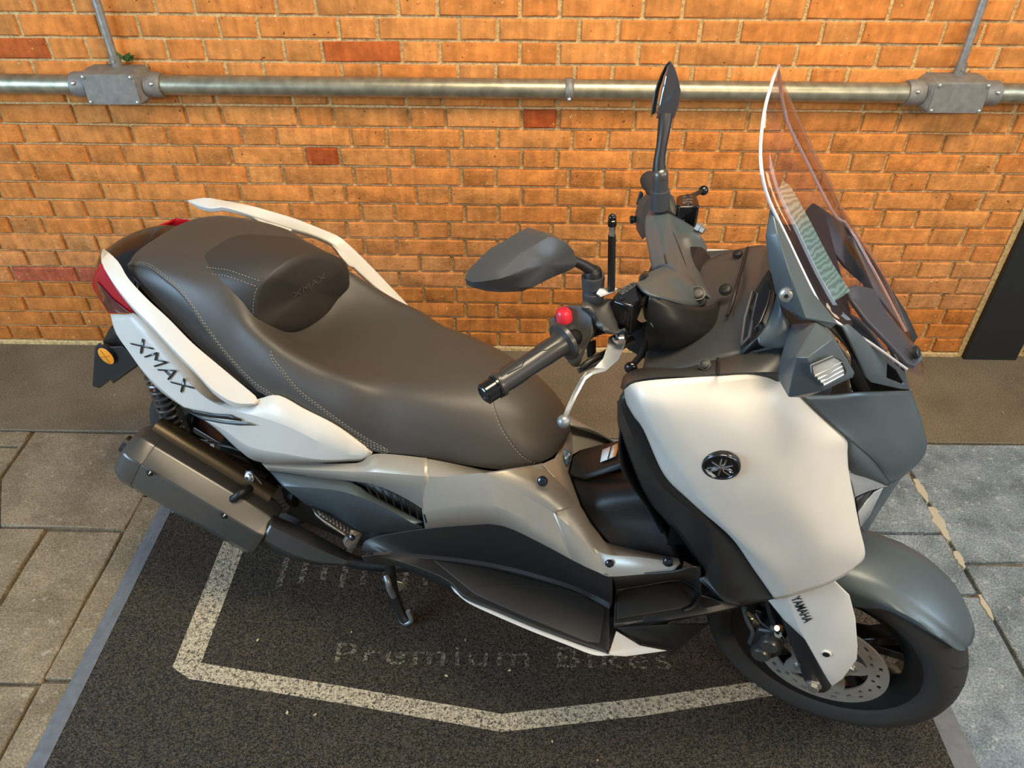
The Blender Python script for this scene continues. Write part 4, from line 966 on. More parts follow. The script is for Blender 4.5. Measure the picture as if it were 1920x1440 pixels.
# raised backrest pad
F_ = VL((-1.2566,-0.12,0.8354),(-1.2623,-0.125,0.8728),(-1.2484,-0.115,0.9275),(-1.2319,-0.09,0.9545),(-1.2198,-0.04,0.9651),(-1.2108,0.03,0.9513),(-1.1955,0.09,0.9125),(-1.1888,0.115,0.8782),(-1.1936,0.125,0.84),(-1.202,0.125,0.8026),(-1.2156,0.11,0.776),(-1.2214,0.05,0.7739),(-1.2314,0,0.7733),(-1.2363,-0.05,0.7894),(-1.2497,-0.1,0.8177))
F_ = [Vector(p) for p in F_]
cF = sum(F_, Vector())/len(F_)
nF = Vector((0.80, 0, 0.60))
rear = [p+Vector((-0.05, 0, -0.02)) for p in F_]
for i, (x, y, z) in enumerate(((-1.33,.128,.905), (-1.40,.118,.935), (-1.435,.075,.949), (-1.44,.02,.951), (-1.435,-.04,.951), (-1.41,-.09,.945), (-1.37,-.122,.93), (-1.32,-.135,.90))): rear[i+1] = B(x, y, z-0.004)
closed = lambda P_, n: (lambda Q: Q[:-1])(cr(P_[-2:]+P_+P_[:3], n+1))
def loop(P_, n=44):
    Q = P_ + [P_[0]]; D = []
    m_ = len(P_)
    for i in range(m_):
        a, b, c, d = P_[i-1], P_[i], P_[(i+1) % m_], P_[(i+2) % m_]
        for k in range(6):
            t = k/6; D.append(0.5*((2*b)+(c-a)*t+(2*a-5*b+4*c-d)*t*t+(3*b-a-3*c+d)*t**3))
    return D
rr_, ff_ = loop(rear), loop(F_)
mid = [a.lerp(b, 0.55) + Vector((0, 0, 0.010 if b.z > 0.86 else 0)) for a, b in zip(rr_, ff_)]
edge2 = [cF + (p-cF)*0.955 + nF*0.006 for p in ff_]; edge3 = [cF + (p-cF)*0.75 + nF*0.013 for p in ff_]; edge4 = [cF + (p-cF)*0.38 + nF*0.017 for p in ff_]
n = len(ff_); R4 = [rr_, mid, ff_, edge2, edge3, edge4]
vs = [v for r in R4 for v in r] + [cF + nF*0.018]; c_i = len(vs)-1
fs = [(a*n+i, a*n+(i+1) % n, (a+1)*n+(i+1) % n, (a+1)*n+i) for a in range(5) for i in range(n)] + [(5*n+i, 5*n+(i+1) % n, c_i) for i in range(n)]
br = mk('backrest', vs, fs, G['leather3'], seat, True)
bm = bmesh.new(); bm.from_mesh(br.data); bmesh.ops.recalc_face_normals(bm, faces=bm.faces); bm.to_mesh(br.data); bm.free(); orient(br, (0.5, 0, 1))
V, F = [], []
for P_ in ([rr_[8].lerp(ff_[14], t) + Vector((0, 0, 0.0135*math.sin(math.pi*min(1, t*0.9+0.1)) + 0.001)) for t in frange(0, 1, 12)],):
    pass
def on_hump(i, t):
    a, b, c = rr_[i % n], mid[i % n], ff_[i % n]
    return (a.lerp(b, t*2) if t < 0.5 else b.lerp(c, t*2-1)) + Vector((0, -0.0006, 0.0012))
hl = [[on_hump(i, t) for t in frange(0.02, 0.98, 14)] for i in (13, 15, 44, 46)] + [[ff_[i] + Vector((-0.003, 0, 0.0015)) for i in range(0, 14)]]
stitch_part(hl)
lettering('embossed_lettering', 'XMAX', VL((-1.2292,-0.045,0.8727))[0], VL((-1.225,0.045,0.8766))[0], VL((-1.2316,-0.045,0.8866))[0], G['emboss'], br, 0.0008, 0.0006, 1.0, br)

# ---------------------------------------------------------------- lower body
body = skin('side_body', [VL((-1.2712,-0.206,0.52),(-1.1574,-0.202,0.5559),(-1.042,-0.198,0.5941),(-1.0074,-0.194,0.6077),(-0.9821,-0.186,0.6312),(-0.9339,-0.182,0.6448),(-0.8587,-0.1765,0.6561)), VL((-1.2565,-0.214,0.5209),(-1.1503,-0.214,0.5516),(-1.0339,-0.213,0.5871),(-0.9675,-0.212,0.6092),(-0.9212,-0.21,0.6199),(-0.8411,-0.207,0.6386)),
      VL((-1.2494,-0.212,0.5082),(-1.0939,-0.216,0.5482),(-1.02,-0.219,0.5693),(-0.9577,-0.22,0.5796),(-0.895,-0.222,0.571),(-0.8471,-0.2225,0.5506),(-0.8399,-0.2232,0.5429))], G['silver'], bike, (0, 1, 0.2), N=44, t=0.004, smooth=False, ang=20, mirror=2)
fbody = skin('side_body', [VL((-0.8784,-0.1765,0.6513),(-0.8323,-0.174,0.6558),(-0.776,-0.168,0.6558),(-0.74,-0.16,0.6512),(-0.706,-0.15,0.65),(-0.6729,-0.138,0.6556),(-0.6351,-0.105,0.6587)), VL((-0.861,-0.2065,0.633),(-0.8151,-0.206,0.6467),(-0.7754,-0.202,0.6623),(-0.7424,-0.198,0.6752),(-0.7215,-0.194,0.6793),(-0.6888,-0.192,0.6677),(-0.6387,-0.192,0.6471),(-0.58,-0.195,0.6272),(-0.5697,-0.196,0.6233)),
      VL((-0.8546,-0.2225,0.5492),(-0.8043,-0.224,0.5823),(-0.7569,-0.222,0.6072),(-0.7114,-0.22,0.6235),(-0.672,-0.22,0.6243),(-0.6275,-0.22,0.6121),(-0.5889,-0.22,0.6023),(-0.5531,-0.221,0.5878),(-0.5376,-0.2215,0.5827)),
      VL((-0.8492,-0.226,0.4988),(-0.7813,-0.227,0.5372),(-0.7291,-0.2275,0.5647),(-0.6939,-0.228,0.5817),(-0.6512,-0.23,0.5863),(-0.5796,-0.234,0.5732),(-0.5232,-0.239,0.5617),(-0.5091,-0.239,0.5586))], G['silver'], bike, (0, 1, 0.2), N=44, t=0.004, smooth=False, ang=20, mirror=2)
tongue = skin('body_spear', [VL((-0.6406,-0.105,0.6537),(-0.5872,-0.135,0.6491),(-0.5386,-0.155,0.6244),(-0.5111,-0.168,0.5985),(-0.49,-0.178,0.5871),(-0.4679,-0.19,0.5817),(-0.4041,-0.2,0.5982),(-0.3325,-0.21,0.6209)),
                 VL((-0.58,-0.195,0.6272),(-0.5528,-0.2,0.6148),(-0.5296,-0.203,0.6017),(-0.5059,-0.208,0.5911),(-0.4853,-0.214,0.582),(-0.4596,-0.22,0.5848),(-0.3996,-0.222,0.6069),(-0.3266,-0.22,0.6217)),
                 VL((-0.523,-0.24,0.563),(-0.5094,-0.242,0.562),(-0.4922,-0.246,0.562),(-0.4733,-0.25,0.5646),(-0.4571,-0.252,0.5652),(-0.4406,-0.253,0.568),(-0.3913,-0.25,0.5945),(-0.3361,-0.24,0.6151))], G['silver'], bike, (0, 1, 0.3), N=40, t=0.004, smooth=False, ang=20, mirror=2)
skin('body_web', [VL((-0.6406,-0.105,0.6537),(-0.5872,-0.135,0.6491),(-0.5595,-0.15,0.6368),(-0.5386,-0.155,0.6244)), VL((-0.7248,-0.194,0.6795),(-0.6888,-0.192,0.6677),(-0.6387,-0.192,0.6471),(-0.58,-0.195,0.6272))], G['silver'], bike, (0, 1, 0.5), N=20, t=0.003, mirror=2)
bolt(VL((-0.614,-0.165,0.6705))[0], (0.1, 1, 0.5), 0.0085, body, G['badge'], 0.003)
bolt(VL((-0.4521,-0.238,0.581))[0], (0, 1, 0.3), 0.0065, tongue, G['badge'], 0.003)
bolt(VL((-0.3484,-0.229,0.6236))[0], (0, 1, 0.3), 0.0075, tongue, G['badge'], 0.003)
sc = skin('side_cover', [VL((-1.2467,-0.212,0.5075),(-1.0942,-0.216,0.5465),(-1.021,-0.219,0.5625),(-0.9682,-0.22,0.5466),(-0.8521,-0.225,0.5166)), VL((-1.2021,-0.232,0.4974),(-1.0908,-0.24,0.5396),(-1.0211,-0.242,0.5556),(-0.9426,-0.242,0.5495),(-0.8665,-0.236,0.5156)),
                    VL((-1.1598,-0.222,0.447),(-1.0629,-0.226,0.4342),(-1.0115,-0.226,0.4204),(-0.9398,-0.226,0.4478),(-0.8556,-0.226,0.4961))], G['grey'], bike, (0, 1, 0), N=40, t=0.004, smooth=False, ang=15, mirror=True)
vent = plate('side_vent', VL((-1.0257,-0.212,0.5589),(-0.9635,-0.212,0.5697),(-0.9003,-0.214,0.5594),(-0.8512,-0.216,0.539),(-0.8433,-0.217,0.5219),(-0.8514,-0.218,0.5062),(-0.9258,-0.214,0.5197),(-0.9744,-0.212,0.533),(-1.02,-0.212,0.5529)), G['dark'], bike, (0, 1, 0), 0.003, 0)
a_, b_ = lin(VL((-0.9793,-0.221,0.5755),(-0.8945,-0.223,0.5706),(-0.8434,-0.224,0.5407)), 8), lin(VL((-0.9771,-0.222,0.5483),(-0.9128,-0.224,0.5319),(-0.8489,-0.226,0.519)), 8)
for p, q in zip(a_, b_):
    tube('vent_slat', [p + B(-0.006, 0, 0), q + B(0.004, 0, 0)], 0.0016, G['black'], vent, 6)
# running board
fb = skin('running_board', [VL((-1.0207,-0.232,0.3569),(-0.9917,-0.23,0.4082),(-0.8493,-0.226,0.4971),(-0.7294,-0.227,0.5625),(-0.6939,-0.228,0.5801),(-0.6512,-0.23,0.5848),(-0.5796,-0.234,0.5717),(-0.5229,-0.24,0.5614),(-0.4733,-0.25,0.5646),(-0.4404,-0.253,0.5665)),
     VL((-0.9687,-0.2556,0.4),(-0.922,-0.2326,0.395),(-0.8255,-0.2027,0.392),(-0.7356,-0.1826,0.392),(-0.6563,-0.1736,0.393),(-0.5873,-0.1713,0.394),(-0.5354,-0.1722,0.395),(-0.496,-0.1778,0.396),(-0.4678,-0.1831,0.397),(-0.4445,-0.1887,0.398)),
     VL((-0.967,-0.2594,0.396),(-0.9168,-0.2357,0.39),(-0.8235,-0.2078,0.386),(-0.7352,-0.1899,0.386),(-0.6574,-0.1804,0.386),(-0.5875,-0.1768,0.386),(-0.5373,-0.176,0.386),(-0.5004,-0.1803,0.386),(-0.4725,-0.1878,0.386),(-0.4464,-0.1943,0.386)),
     VL((-0.9919,-0.2688,0.39),(-0.9306,-0.248,0.385),(-0.8398,-0.2461,0.385),(-0.7843,-0.2551,0.386),(-0.7399,-0.2756,0.386),(-0.6657,-0.2815,0.386),(-0.5809,-0.2875,0.386),(-0.5117,-0.2892,0.386),(-0.4536,-0.2894,0.386),(-0.4211,-0.288,0.386)),
     off(VL((-0.9919,-0.2688,0.39),(-0.9306,-0.248,0.385),(-0.8398,-0.2461,0.385),(-0.7843,-0.2551,0.386),(-0.7399,-0.2756,0.386),(-0.6657,-0.2815,0.386),(-0.5809,-0.2875,0.386),(-0.5117,-0.2892,0.386),(-0.4536,-0.2894,0.386),(-0.4211,-0.288,0.386)), (0, -0.004, -0.022)),
     off(VL((-0.9919,-0.2688,0.39),(-0.9306,-0.248,0.385),(-0.8398,-0.2461,0.385),(-0.7843,-0.2551,0.386),(-0.7399,-0.2756,0.386),(-0.6657,-0.2815,0.386),(-0.5809,-0.2875,0.386),(-0.5117,-0.2892,0.386),(-0.4536,-0.2894,0.386),(-0.4211,-0.288,0.386)), (0, -0.06, -0.10))],
     G['black'], bike, (0, 1, 0.8), N=60, t=0.004, smooth=False, ang=25, mirror=2, bev=0.004)
padp = VL((-0.8408,-0.2173,0.389),(-0.7303,-0.1951,0.389),(-0.6365,-0.1867,0.389),(-0.5323,-0.1809,0.389),(-0.4651,-0.1942,0.389),(-0.4549,-0.2014,0.389),(-0.4434,-0.2798,0.389),(-0.4678,-0.2869,0.389),(-0.596,-0.2782,0.389),(-0.7213,-0.2648,0.389))
plate('rubber_pad', padp, G['pad'], fb, (0, 0, 1), 0.004, 0.0015)
tube('pad_groove', VL((-0.725,-0.2477,0.3895),(-0.6559,-0.2158,0.3895),(-0.5678,-0.1924,0.3895),(-0.4939,-0.1833,0.3895)), 0.0007, G['dark'], fb, 5, 20)
skin('white_sill', [VL((-0.7825,-0.255,0.372),(-0.7402,-0.2706,0.372),(-0.667,-0.2785,0.372),(-0.5817,-0.2845,0.372),(-0.5116,-0.2872,0.372),(-0.4532,-0.2874,0.372),(-0.4208,-0.2809,0.372)),
      VL((-0.7708,-0.2619,0.366),(-0.7304,-0.2764,0.366),(-0.6647,-0.2843,0.366),(-0.579,-0.2912,0.366),(-0.5091,-0.2939,0.366),(-0.4491,-0.2958,0.366),(-0.4161,-0.2839,0.366)),
      off(VL((-0.7708,-0.2619,0.366),(-0.7304,-0.2764,0.366),(-0.6647,-0.2843,0.366),(-0.579,-0.2912,0.366),(-0.5091,-0.2939,0.366),(-0.4491,-0.2958,0.366),(-0.4161,-0.2839,0.366)), (0, -0.05, -0.05))], G['white'], bike, (0, 1, 0.3), N=40, t=0.003, smooth=False, ang=20, mirror=True)
facet('sill_tip', VL((-0.4208,-0.2809,0.372),(-0.4194,-0.2379,0.384),(-0.3685,-0.2364,0.36),(-0.3137,-0.2175,0.345),(-0.3894,-0.2692,0.356),(-0.4161,-0.2839,0.366)), [(0, 1, 2, 5), (2, 4, 5), (2, 3, 4)], G['white'], bike, (0, 1, 0.4), 0.003, 0.0015, mirror=True)
facet('belly_pan', VL((-0.4196,-0.235,0.3891),(-0.324,-0.21,0.418),(-0.3027,-0.2,0.3335),(-0.3143,-0.2,0.3208),(-0.3698,-0.23,0.3575),(-0.3144,-0.1,0.1387),(-0.2438,-0.08,0.2868)), [(0, 1, 2, 3, 4), (2, 5, 3), (1, 6, 5, 2)], G['dark'], bike, (0, 1, 0), 0.003, 0.001)
solid('belly', [ringx(-1.05, 0.16, 0.22, 0.34), ringx(-0.7, 0.20, 0.20, 0.34), ringx(-0.42, 0.17, 0.22, 0.33), ringx(-0.33, 0.10, 0.24, 0.33)], G['dark'], bev=0)
fr = skin('foot_rest', [VL((-0.4404,-0.253,0.5665),(-0.3864,-0.25,0.5953),(-0.3347,-0.245,0.6202),(-0.303,-0.235,0.6384),(-0.29,-0.228,0.6197)),
      VL((-0.4446,-0.1572,0.405),(-0.3952,-0.1259,0.405),(-0.3322,-0.0862,0.405),(-0.2953,-0.0867,0.402),(-0.2772,-0.1023,0.398)),
      VL((-0.428,-0.2298,0.392),(-0.3664,-0.1918,0.392),(-0.3036,-0.1504,0.392),(-0.2548,-0.1186,0.394),(-0.2194,-0.0978,0.398)),
      VL((-0.4265,-0.2329,0.386),(-0.361,-0.1975,0.386),(-0.2969,-0.157,0.386),(-0.2469,-0.1247,0.386),(-0.1979,-0.0929,0.39)),
      off(VL((-0.4265,-0.2329,0.386),(-0.361,-0.1975,0.386),(-0.2969,-0.157,0.386),(-0.2469,-0.1247,0.386),(-0.1979,-0.0929,0.39)), (0, -0.012, -0.022)),
      off(VL((-0.4265,-0.2329,0.386),(-0.361,-0.1975,0.386),(-0.2969,-0.157,0.386),(-0.2469,-0.1247,0.386),(-0.1979,-0.0929,0.39)), (0, -0.08, -0.06))], G['black'], bike, (0, 1, 0.8), N=40, t=0.004, smooth=False, ang=25, mirror=2, bev=0.004)
plate('rubber_pad', VL((-0.4393,-0.1684,0.4055),(-0.4216,-0.1449,0.4065),(-0.3846,-0.1233,0.407),(-0.3313,-0.0914,0.4065),(-0.2948,-0.1174,0.401),(-0.2907,-0.1255,0.399),(-0.2959,-0.1372,0.397),(-0.4247,-0.2194,0.398)), G['pad'], fr, (0, 0, 1), 0.004, 0.0015)
tube('rest_ridge', VL((-0.2947,-0.225,0.6275),(-0.283,-0.0826,0.412),(-0.2794,-0.1136,0.404),(-0.2831,-0.1309,0.399),(-0.3023,-0.1487,0.396)), 0.0045, G['black'], fr, 8, 20)
# leg shield behind the white panel
ls = skin('leg_shield', [VL((-0.4625,-0.255,1.0066),(-0.4561,-0.258,0.9919),(-0.4227,-0.256,0.9426),(-0.381,-0.248,0.8538),(-0.3362,-0.24,0.8036),(-0.3062,-0.235,0.7757),(-0.2516,-0.215,0.714),(-0.2025,-0.198,0.636),(-0.1498,-0.172,0.5438)),
     VL((-0.4668,-0.25,0.9941),(-0.4593,-0.25,0.961),(-0.4284,-0.246,0.8945),(-0.3878,-0.242,0.8271),(-0.348,-0.238,0.7904),(-0.3003,-0.235,0.7556),(-0.2692,-0.23,0.6835),(-0.2394,-0.222,0.5908),(-0.2035,-0.2,0.5295)),
     VL((-0.4704,-0.24,0.9769),(-0.4647,-0.235,0.9305),(-0.4399,-0.222,0.8452),(-0.4064,-0.205,0.7582),(-0.3632,-0.2,0.7089),(-0.3228,-0.205,0.6673),(-0.288,-0.215,0.6279),(-0.2581,-0.225,0.5853),(-0.2297,-0.225,0.5551)),
     VL((-0.4776,-0.215,0.9533),(-0.4733,-0.195,0.8786),(-0.4492,-0.165,0.7763),(-0.418,-0.135,0.6705),(-0.3834,-0.13,0.6304),(-0.3442,-0.14,0.6012),(-0.3158,-0.16,0.588),(-0.2972,-0.185,0.5834),(-0.2856,-0.21,0.5766))], G['black'], bike, (-0.6, 1, 0), N=44, K=4, t=0.004, smooth=False, ang=20, mirror=True)
skin('glove_box', [[B(-0.40, y, 1.0) for y in (0.21, 0.1, 0, -0.1, -0.21)], [B(-0.462, y, 0.93) for y in (0.215, 0.1, 0, -0.1, -0.215)], [B(-0.462, y, 0.80) for y in (0.20, 0.1, 0, -0.1, -0.20)], [B(-0.41, y, 0.66) for y in (0.15, 0.08, 0, -0.08, -0.15)], [B(-0.34, y, 0.52) for y in (0.13, 0.08, 0, -0.08, -0.13)]], G['black'], bike, (-1, 0, 0), N=12, t=0.004)
ball('glove_box_lock', VL((-0.4667,-0.19,1.0053))[0], 0.011, G['gloss'], bike, 1, 0.7, 1)
# tunnel, fuel lid, seat collar
tn = skin('centre_tunnel', [VL((-0.5879,0.03,0.4999),(-0.5328,0.03,0.5407),(-0.4719,0.03,0.589)), VL((-0.583,-0.055,0.5871),(-0.5211,-0.05,0.6072),(-0.4515,-0.05,0.6395)), VL((-0.5439,-0.125,0.5935),(-0.4929,-0.115,0.6255),(-0.4213,-0.105,0.6543)), VL((-0.5092,-0.15,0.5723),(-0.4514,-0.135,0.5887),(-0.3816,-0.125,0.6076)), VL((-0.4684,-0.175,0.5632),(-0.4088,-0.17,0.573),(-0.3339,-0.17,0.5723)), VL((-0.4598,-0.19,0.5631),(-0.3992,-0.19,0.578),(-0.3287,-0.19,0.5792))], G['black'], bike, (0, 1, 0.6), N=22, K=5, t=0.004, mirror=2)
lid = facet('fuel_lid', VL((-0.5761,-0.065,0.6038),(-0.5895,-0.06,0.6066),(-0.5972,-0.015,0.6097),(-0.5888,0.02,0.6022),(-0.5364,0.05,0.6147),(-0.5085,0.055,0.6309),(-0.4719,-0.03,0.6587),(-0.4678,-0.045,0.6574),(-0.5529,-0.07,0.6079),(-0.5533,-0.06,0.6185),(-0.4765,-0.035,0.6631)),
      [(0, 1, 2, 9), (2, 3, 9), (3, 4, 9), (4, 10, 9), (4, 5, 6, 10), (0, 9, 8), (8, 9, 10, 7), (10, 6, 7)], G['black'], bike, (0, 0.6, 1), 0.006, 0.005)
lb = facet('warning_label', off(VL((-0.5332,-0.03,0.6276),(-0.5404,0.012,0.623),(-0.5081,0.028,0.6418),(-0.5049,-0.018,0.6437)), (0, 0.004, 0.006)), [(0, 1, 2, 3)], G['label'], lid, (0, 0.6, 1), 0.0006, 0)
facet('label_band', off(VL((-0.5107,-0.021,0.6413),(-0.5138,0.0245,0.6383),(-0.5081,0.028,0.6418),(-0.5049,-0.018,0.6437)), (0, 0.0046, 0.007)), [(0, 1, 2, 3)], G['orange'], lb, (0, 0.6, 1), 0.0004, 0)
facet('label_band', off(VL((-0.5203,-0.0255,0.6358),(-0.5247,0.0195,0.6327),(-0.5227,0.0205,0.6341),(-0.5184,-0.0245,0.6371)), (0, 0.0046, 0.007)), [(0, 1, 2, 3)], G['ink'], lb, (0, 0.6, 1), 0.0004, 0)
cc = facet('seat_collar', VL((-0.635,-0.105,0.6572),(-0.6243,-0.05,0.6282),(-0.6241,-0.01,0.6362),(-0.6336,0.04,0.6371),(-0.6424,0.1,0.6183),(-0.5524,0.12,0.5573),(-0.5524,0.1,0.5647),(-0.5951,0.045,0.5781),(-0.6042,0.01,0.5897),(-0.5945,-0.05,0.5955),(-0.5388,-0.145,0.6127),(-0.5886,-0.13,0.6423),(-0.6291,0.08,0.5864)),
      [(0, 1, 9, 10, 11), (1, 2, 8, 9), (2, 3, 12, 8), (3, 4, 5, 12), (12, 5, 6, 7, 8)], G['silver'], bike, (0.3, 0.5, 1), 0.004, 0.002)
facet('oil_label', off(VL((-0.6162,-0.025,0.6273),(-0.6151,-0.018,0.6293),(-0.6039,-0.01,0.6138),(-0.6009,-0.018,0.6079),(-0.602,-0.04,0.6071),(-0.6067,-0.04,0.6069)), (0.002, 0.004, 0.004)), [tuple(range(6))], G['blue'], cc, (0.3, 0.5, 1), 0.0006, 0)
lettering('label_lettering', 'BLUE', VL((-0.6081,-0.037,0.6146))[0]+Vector((0.003,-0.005,0.006)), VL((-0.6037,-0.018,0.6147))[0]+Vector((0.003,-0.005,0.006)), VL((-0.6121,-0.032,0.6149))[0]+Vector((0.003,-0.005,0.006)), G['label'], cc, 0.0008, 0.0003)
# pillion peg
pg0, pg1 = Vector(VL((-1.1248,-0.235,0.4602))[0]), Vector(VL((-1.0446,-0.228,0.401))[0])
pa = (pg1-pg0)
d, u, w = frame_of(pa)
peg = solid('pillion_peg', [VL((-1.1404,-0.225,0.449),(-1.1426,-0.215,0.4344),(-1.1198,-0.24,0.4393),(-1.1162,-0.245,0.4566)), VL((-1.1267,-0.215,0.4284),(-1.1277,-0.205,0.4105),(-1.0955,-0.24,0.4192),(-1.0952,-0.25,0.4477)), VL((-1.0583,-0.215,0.3993),(-1.0544,-0.205,0.3902),(-1.0433,-0.235,0.391),(-1.0398,-0.25,0.4181))], G['alloy'], bike, 0.003)
q0, q1 = lin(VL((-1.116,-0.232,0.4502),(-1.0523,-0.222,0.4112)), 9), lin(VL((-1.1014,-0.246,0.4585),(-1.0434,-0.236,0.4139)), 9)
for a, b in zip(q0, q1): tube('peg_rib', [a, b], 0.0022, G['alloy'], peg, 6)
facet('peg_bracket', VL((-1.0564,-0.21,0.3948),(-1.0298,-0.2,0.377),(-1.0485,-0.215,0.3308),(-1.0623,-0.225,0.332),(-1.067,-0.23,0.3564),(-1.0513,-0.23,0.3857)), [tuple(range(6))], G['alloy'], bike, (0, 1, 0.3), 0.012, 0.002)
bolt(VL((-1.0444,-0.226,0.3825))[0], (0, 1, 0.4), 0.006, bpy.data.objects['peg_bracket'], G['badge'])
# centre stand
for sg in (1, -1):
    lg = tube('centre_stand', [B(-1.02, 0.13*sg, 0.20), B(-1.01, 0.145*sg, 0.10), B(-0.985, 0.16*sg, 0.035), B(-0.97, 0.165*sg, 0.02)], 0.013, G['dark'], bike, 12, 20)
    tube('stand_foot', [B(-0.995, 0.16*sg, 0.03), B(-0.975, 0.172*sg, 0.018), B(-0.955, 0.165*sg, 0.03), B(-0.965, 0.16*sg, 0.06)], 0.006, G['lever'], lg, 10, 16)
tube('stand_tang', VL((-1.0216,-0.15,0.1638),(-1.0109,-0.16,0.1555),(-1.0093,-0.16,0.128),(-1.0048,-0.155,0.0951)), 0.008, G['lever'], bike, 10, 14)
plate('stand_bracket', VL((-1.0199,-0.11,0.0938),(-0.9821,-0.11,0.0967),(-1.0219,-0.11,0.0428)), G['brass'], bike, (0, 1, 0), 0.003, 0.001)
# ---------------------------------------------------------------- white front panel
fp = skin('front_panel', [
   VL((-0.4607,-0.258,1.0135),(-0.4555,-0.261,0.9944),(-0.4384,-0.262,0.9686),(-0.4221,-0.26,0.9461),(-0.3806,-0.252,0.8577),(-0.3363,-0.245,0.8111),(-0.3066,-0.24,0.7833),(-0.2523,-0.22,0.722),(-0.2032,-0.202,0.642),(-0.1491,-0.175,0.5464)),
   VL((-0.4501,-0.273,1.0369),(-0.4324,-0.288,1.0264),(-0.4202,-0.2915,1.0034),(-0.4003,-0.291,0.9706),(-0.3562,-0.286,0.9112),(-0.3263,-0.278,0.866),(-0.2954,-0.267,0.8183),(-0.2357,-0.244,0.7423),(-0.1765,-0.22,0.6689),(-0.1291,-0.189,0.5826)),
   VL((-0.4448,-0.275,1.0439),(-0.4247,-0.29,1.0323),(-0.4118,-0.293,1.0093),(-0.391,-0.293,0.9765),(-0.3464,-0.287,0.918),(-0.3159,-0.279,0.8746),(-0.2852,-0.268,0.8286),(-0.224,-0.245,0.754),(-0.1649,-0.221,0.6814),(-0.1206,-0.19,0.5945)),
   VL((-0.414,-0.271,1.0559),(-0.3967,-0.287,1.0405),(-0.3798,-0.291,1.0189),(-0.3571,-0.29,0.9843),(-0.3151,-0.283,0.9336),(-0.2805,-0.274,0.8869),(-0.2503,-0.262,0.8453),(-0.2011,-0.238,0.771),(-0.1434,-0.214,0.6918),(-0.1033,-0.19,0.6141)),
   VL((-0.3428,-0.252,1.0686),(-0.3272,-0.258,1.0494),(-0.3034,-0.262,1.0252),(-0.2784,-0.262,0.9924),(-0.2431,-0.255,0.9452),(-0.2158,-0.248,0.904),(-0.1871,-0.238,0.8586),(-0.1497,-0.222,0.7953),(-0.1102,-0.204,0.7194),(-0.0818,-0.186,0.6349)),
   VL((-0.2729,-0.215,1.0669),(-0.2607,-0.215,1.0441),(-0.2402,-0.216,1.019),(-0.2138,-0.214,0.9845),(-0.185,-0.208,0.9406),(-0.1651,-0.204,0.9048),(-0.1414,-0.198,0.855),(-0.1097,-0.19,0.7911),(-0.0756,-0.18,0.7216),(-0.0576,-0.17,0.651)),
   VL((-0.2145,-0.165,1.0187),(-0.1889,-0.158,0.9899),(-0.1589,-0.15,0.9609),(-0.1258,-0.142,0.9286),(-0.1169,-0.142,0.9008),(-0.107,-0.143,0.8699),(-0.0886,-0.144,0.8253),(-0.0605,-0.146,0.7586),(-0.033,-0.146,0.6922),(-0.0446,-0.158,0.6662))], G['white'], bike, (0, 1, 0), N=46, K=5, t=0.004, ang=50, mirror=3)
# round emblem with three crossed tuning forks
e0 = Vector(VL((-0.298,-0.2795,0.9321))[0]); ex = (Vector(VL((-0.2717,-0.272,0.9282))[0]) - Vector(VL((-0.3245,-0.281,0.9306))[0])).normalized(); ey = Vector(VL((-0.3008,-0.284,0.9699))[0]) - Vector(VL((-0.2961,-0.276,0.8945))[0])
ey = (ey - ex*ey.dot(ex)).normalized(); en = ex.cross(ey); en = en if en.y < 0 else -en
em = lathe('emblem', e0 - en*0.006, e0 + en*0.002, [(0, 0.0285), (0.8, 0.0285), (1, 0.0268)], G['gloss'], fp, 40)
tube('emblem_ring', [e0 + en*0.002 + (ex*math.cos(2*math.pi*k/40) + ey*math.sin(2*math.pi*k/40))*0.0258 for k in range(40)], 0.0022, G['badge'], em, 8, closed=True)
for k in range(3):
    a = math.radians(90+120*k); d_ = ex*math.cos(a) + ey*math.sin(a); s_ = -ex*math.sin(a) + ey*math.cos(a); c_ = e0 + en*0.0028
    tube('tuning_fork', [c_ - d_*0.018, c_ + d_*0.004], 0.0017, G['chrome'], em, 6)
    for q in (-1, 1):
        tube('tuning_fork_prong', [c_ + d_*0.004, c_ + d_*0.0075 + s_*q*0.0036, c_ + d_*0.020 + s_*q*0.0036], 0.0016, G['chrome'], em, 6)
ball('emblem_boss', e0 + en*0.002, 0.003, G['chrome'], em, seg=10)

# ---------------------------------------------------------------- nose
nose_ = skin('nose_cowl', [VL((-0.2126,-0.175,1.0144),(-0.1672,-0.15,1.0092),(-0.1269,-0.12,1.005),(-0.0849,-0.07,0.9822),(-0.0349,0,0.947)), VL((-0.1686,-0.16,0.9712),(-0.1234,-0.13,0.9561),(-0.0784,-0.09,0.9326),(-0.0367,-0.045,0.9001),(-0.0009,0,0.8903)), VL((-0.1161,-0.14,0.9245),(-0.076,-0.105,0.8967),(-0.0353,-0.065,0.8676),(-0.0035,-0.03,0.8456),(0.0215,0,0.843)), VL((-0.0666,-0.1,0.8635),(-0.0441,-0.08,0.8412),(-0.0162,-0.05,0.8176),(0.0049,-0.025,0.8049),(0.0227,0,0.8041)), VL((-0.0179,-0.045,0.78),(-0.0132,-0.036,0.7758),(-0.0056,-0.022,0.7681),(0.0007,-0.01,0.7618),(0.0066,0,0.7572))], G['grey'], bike, (1, 0.2, 0.3), N=26, K=6, t=0.004, ang=60, mirror=True)
skin('nose_recess', [VL((-0.2125,-0.174,1.0137),(-0.1685,-0.159,0.9704),(-0.1159,-0.139,0.9238),(-0.0664,-0.099,0.8626),(-0.0176,-0.044,0.7791)), VL((-0.2077,-0.15,0.9906),(-0.1713,-0.146,0.9623),(-0.125,-0.138,0.9221),(-0.1029,-0.128,0.8552),(-0.0253,-0.052,0.7759))], G['grey'], bike, (0.3, 1, 0), N=24, t=0.003, smooth=False, mirror=True)
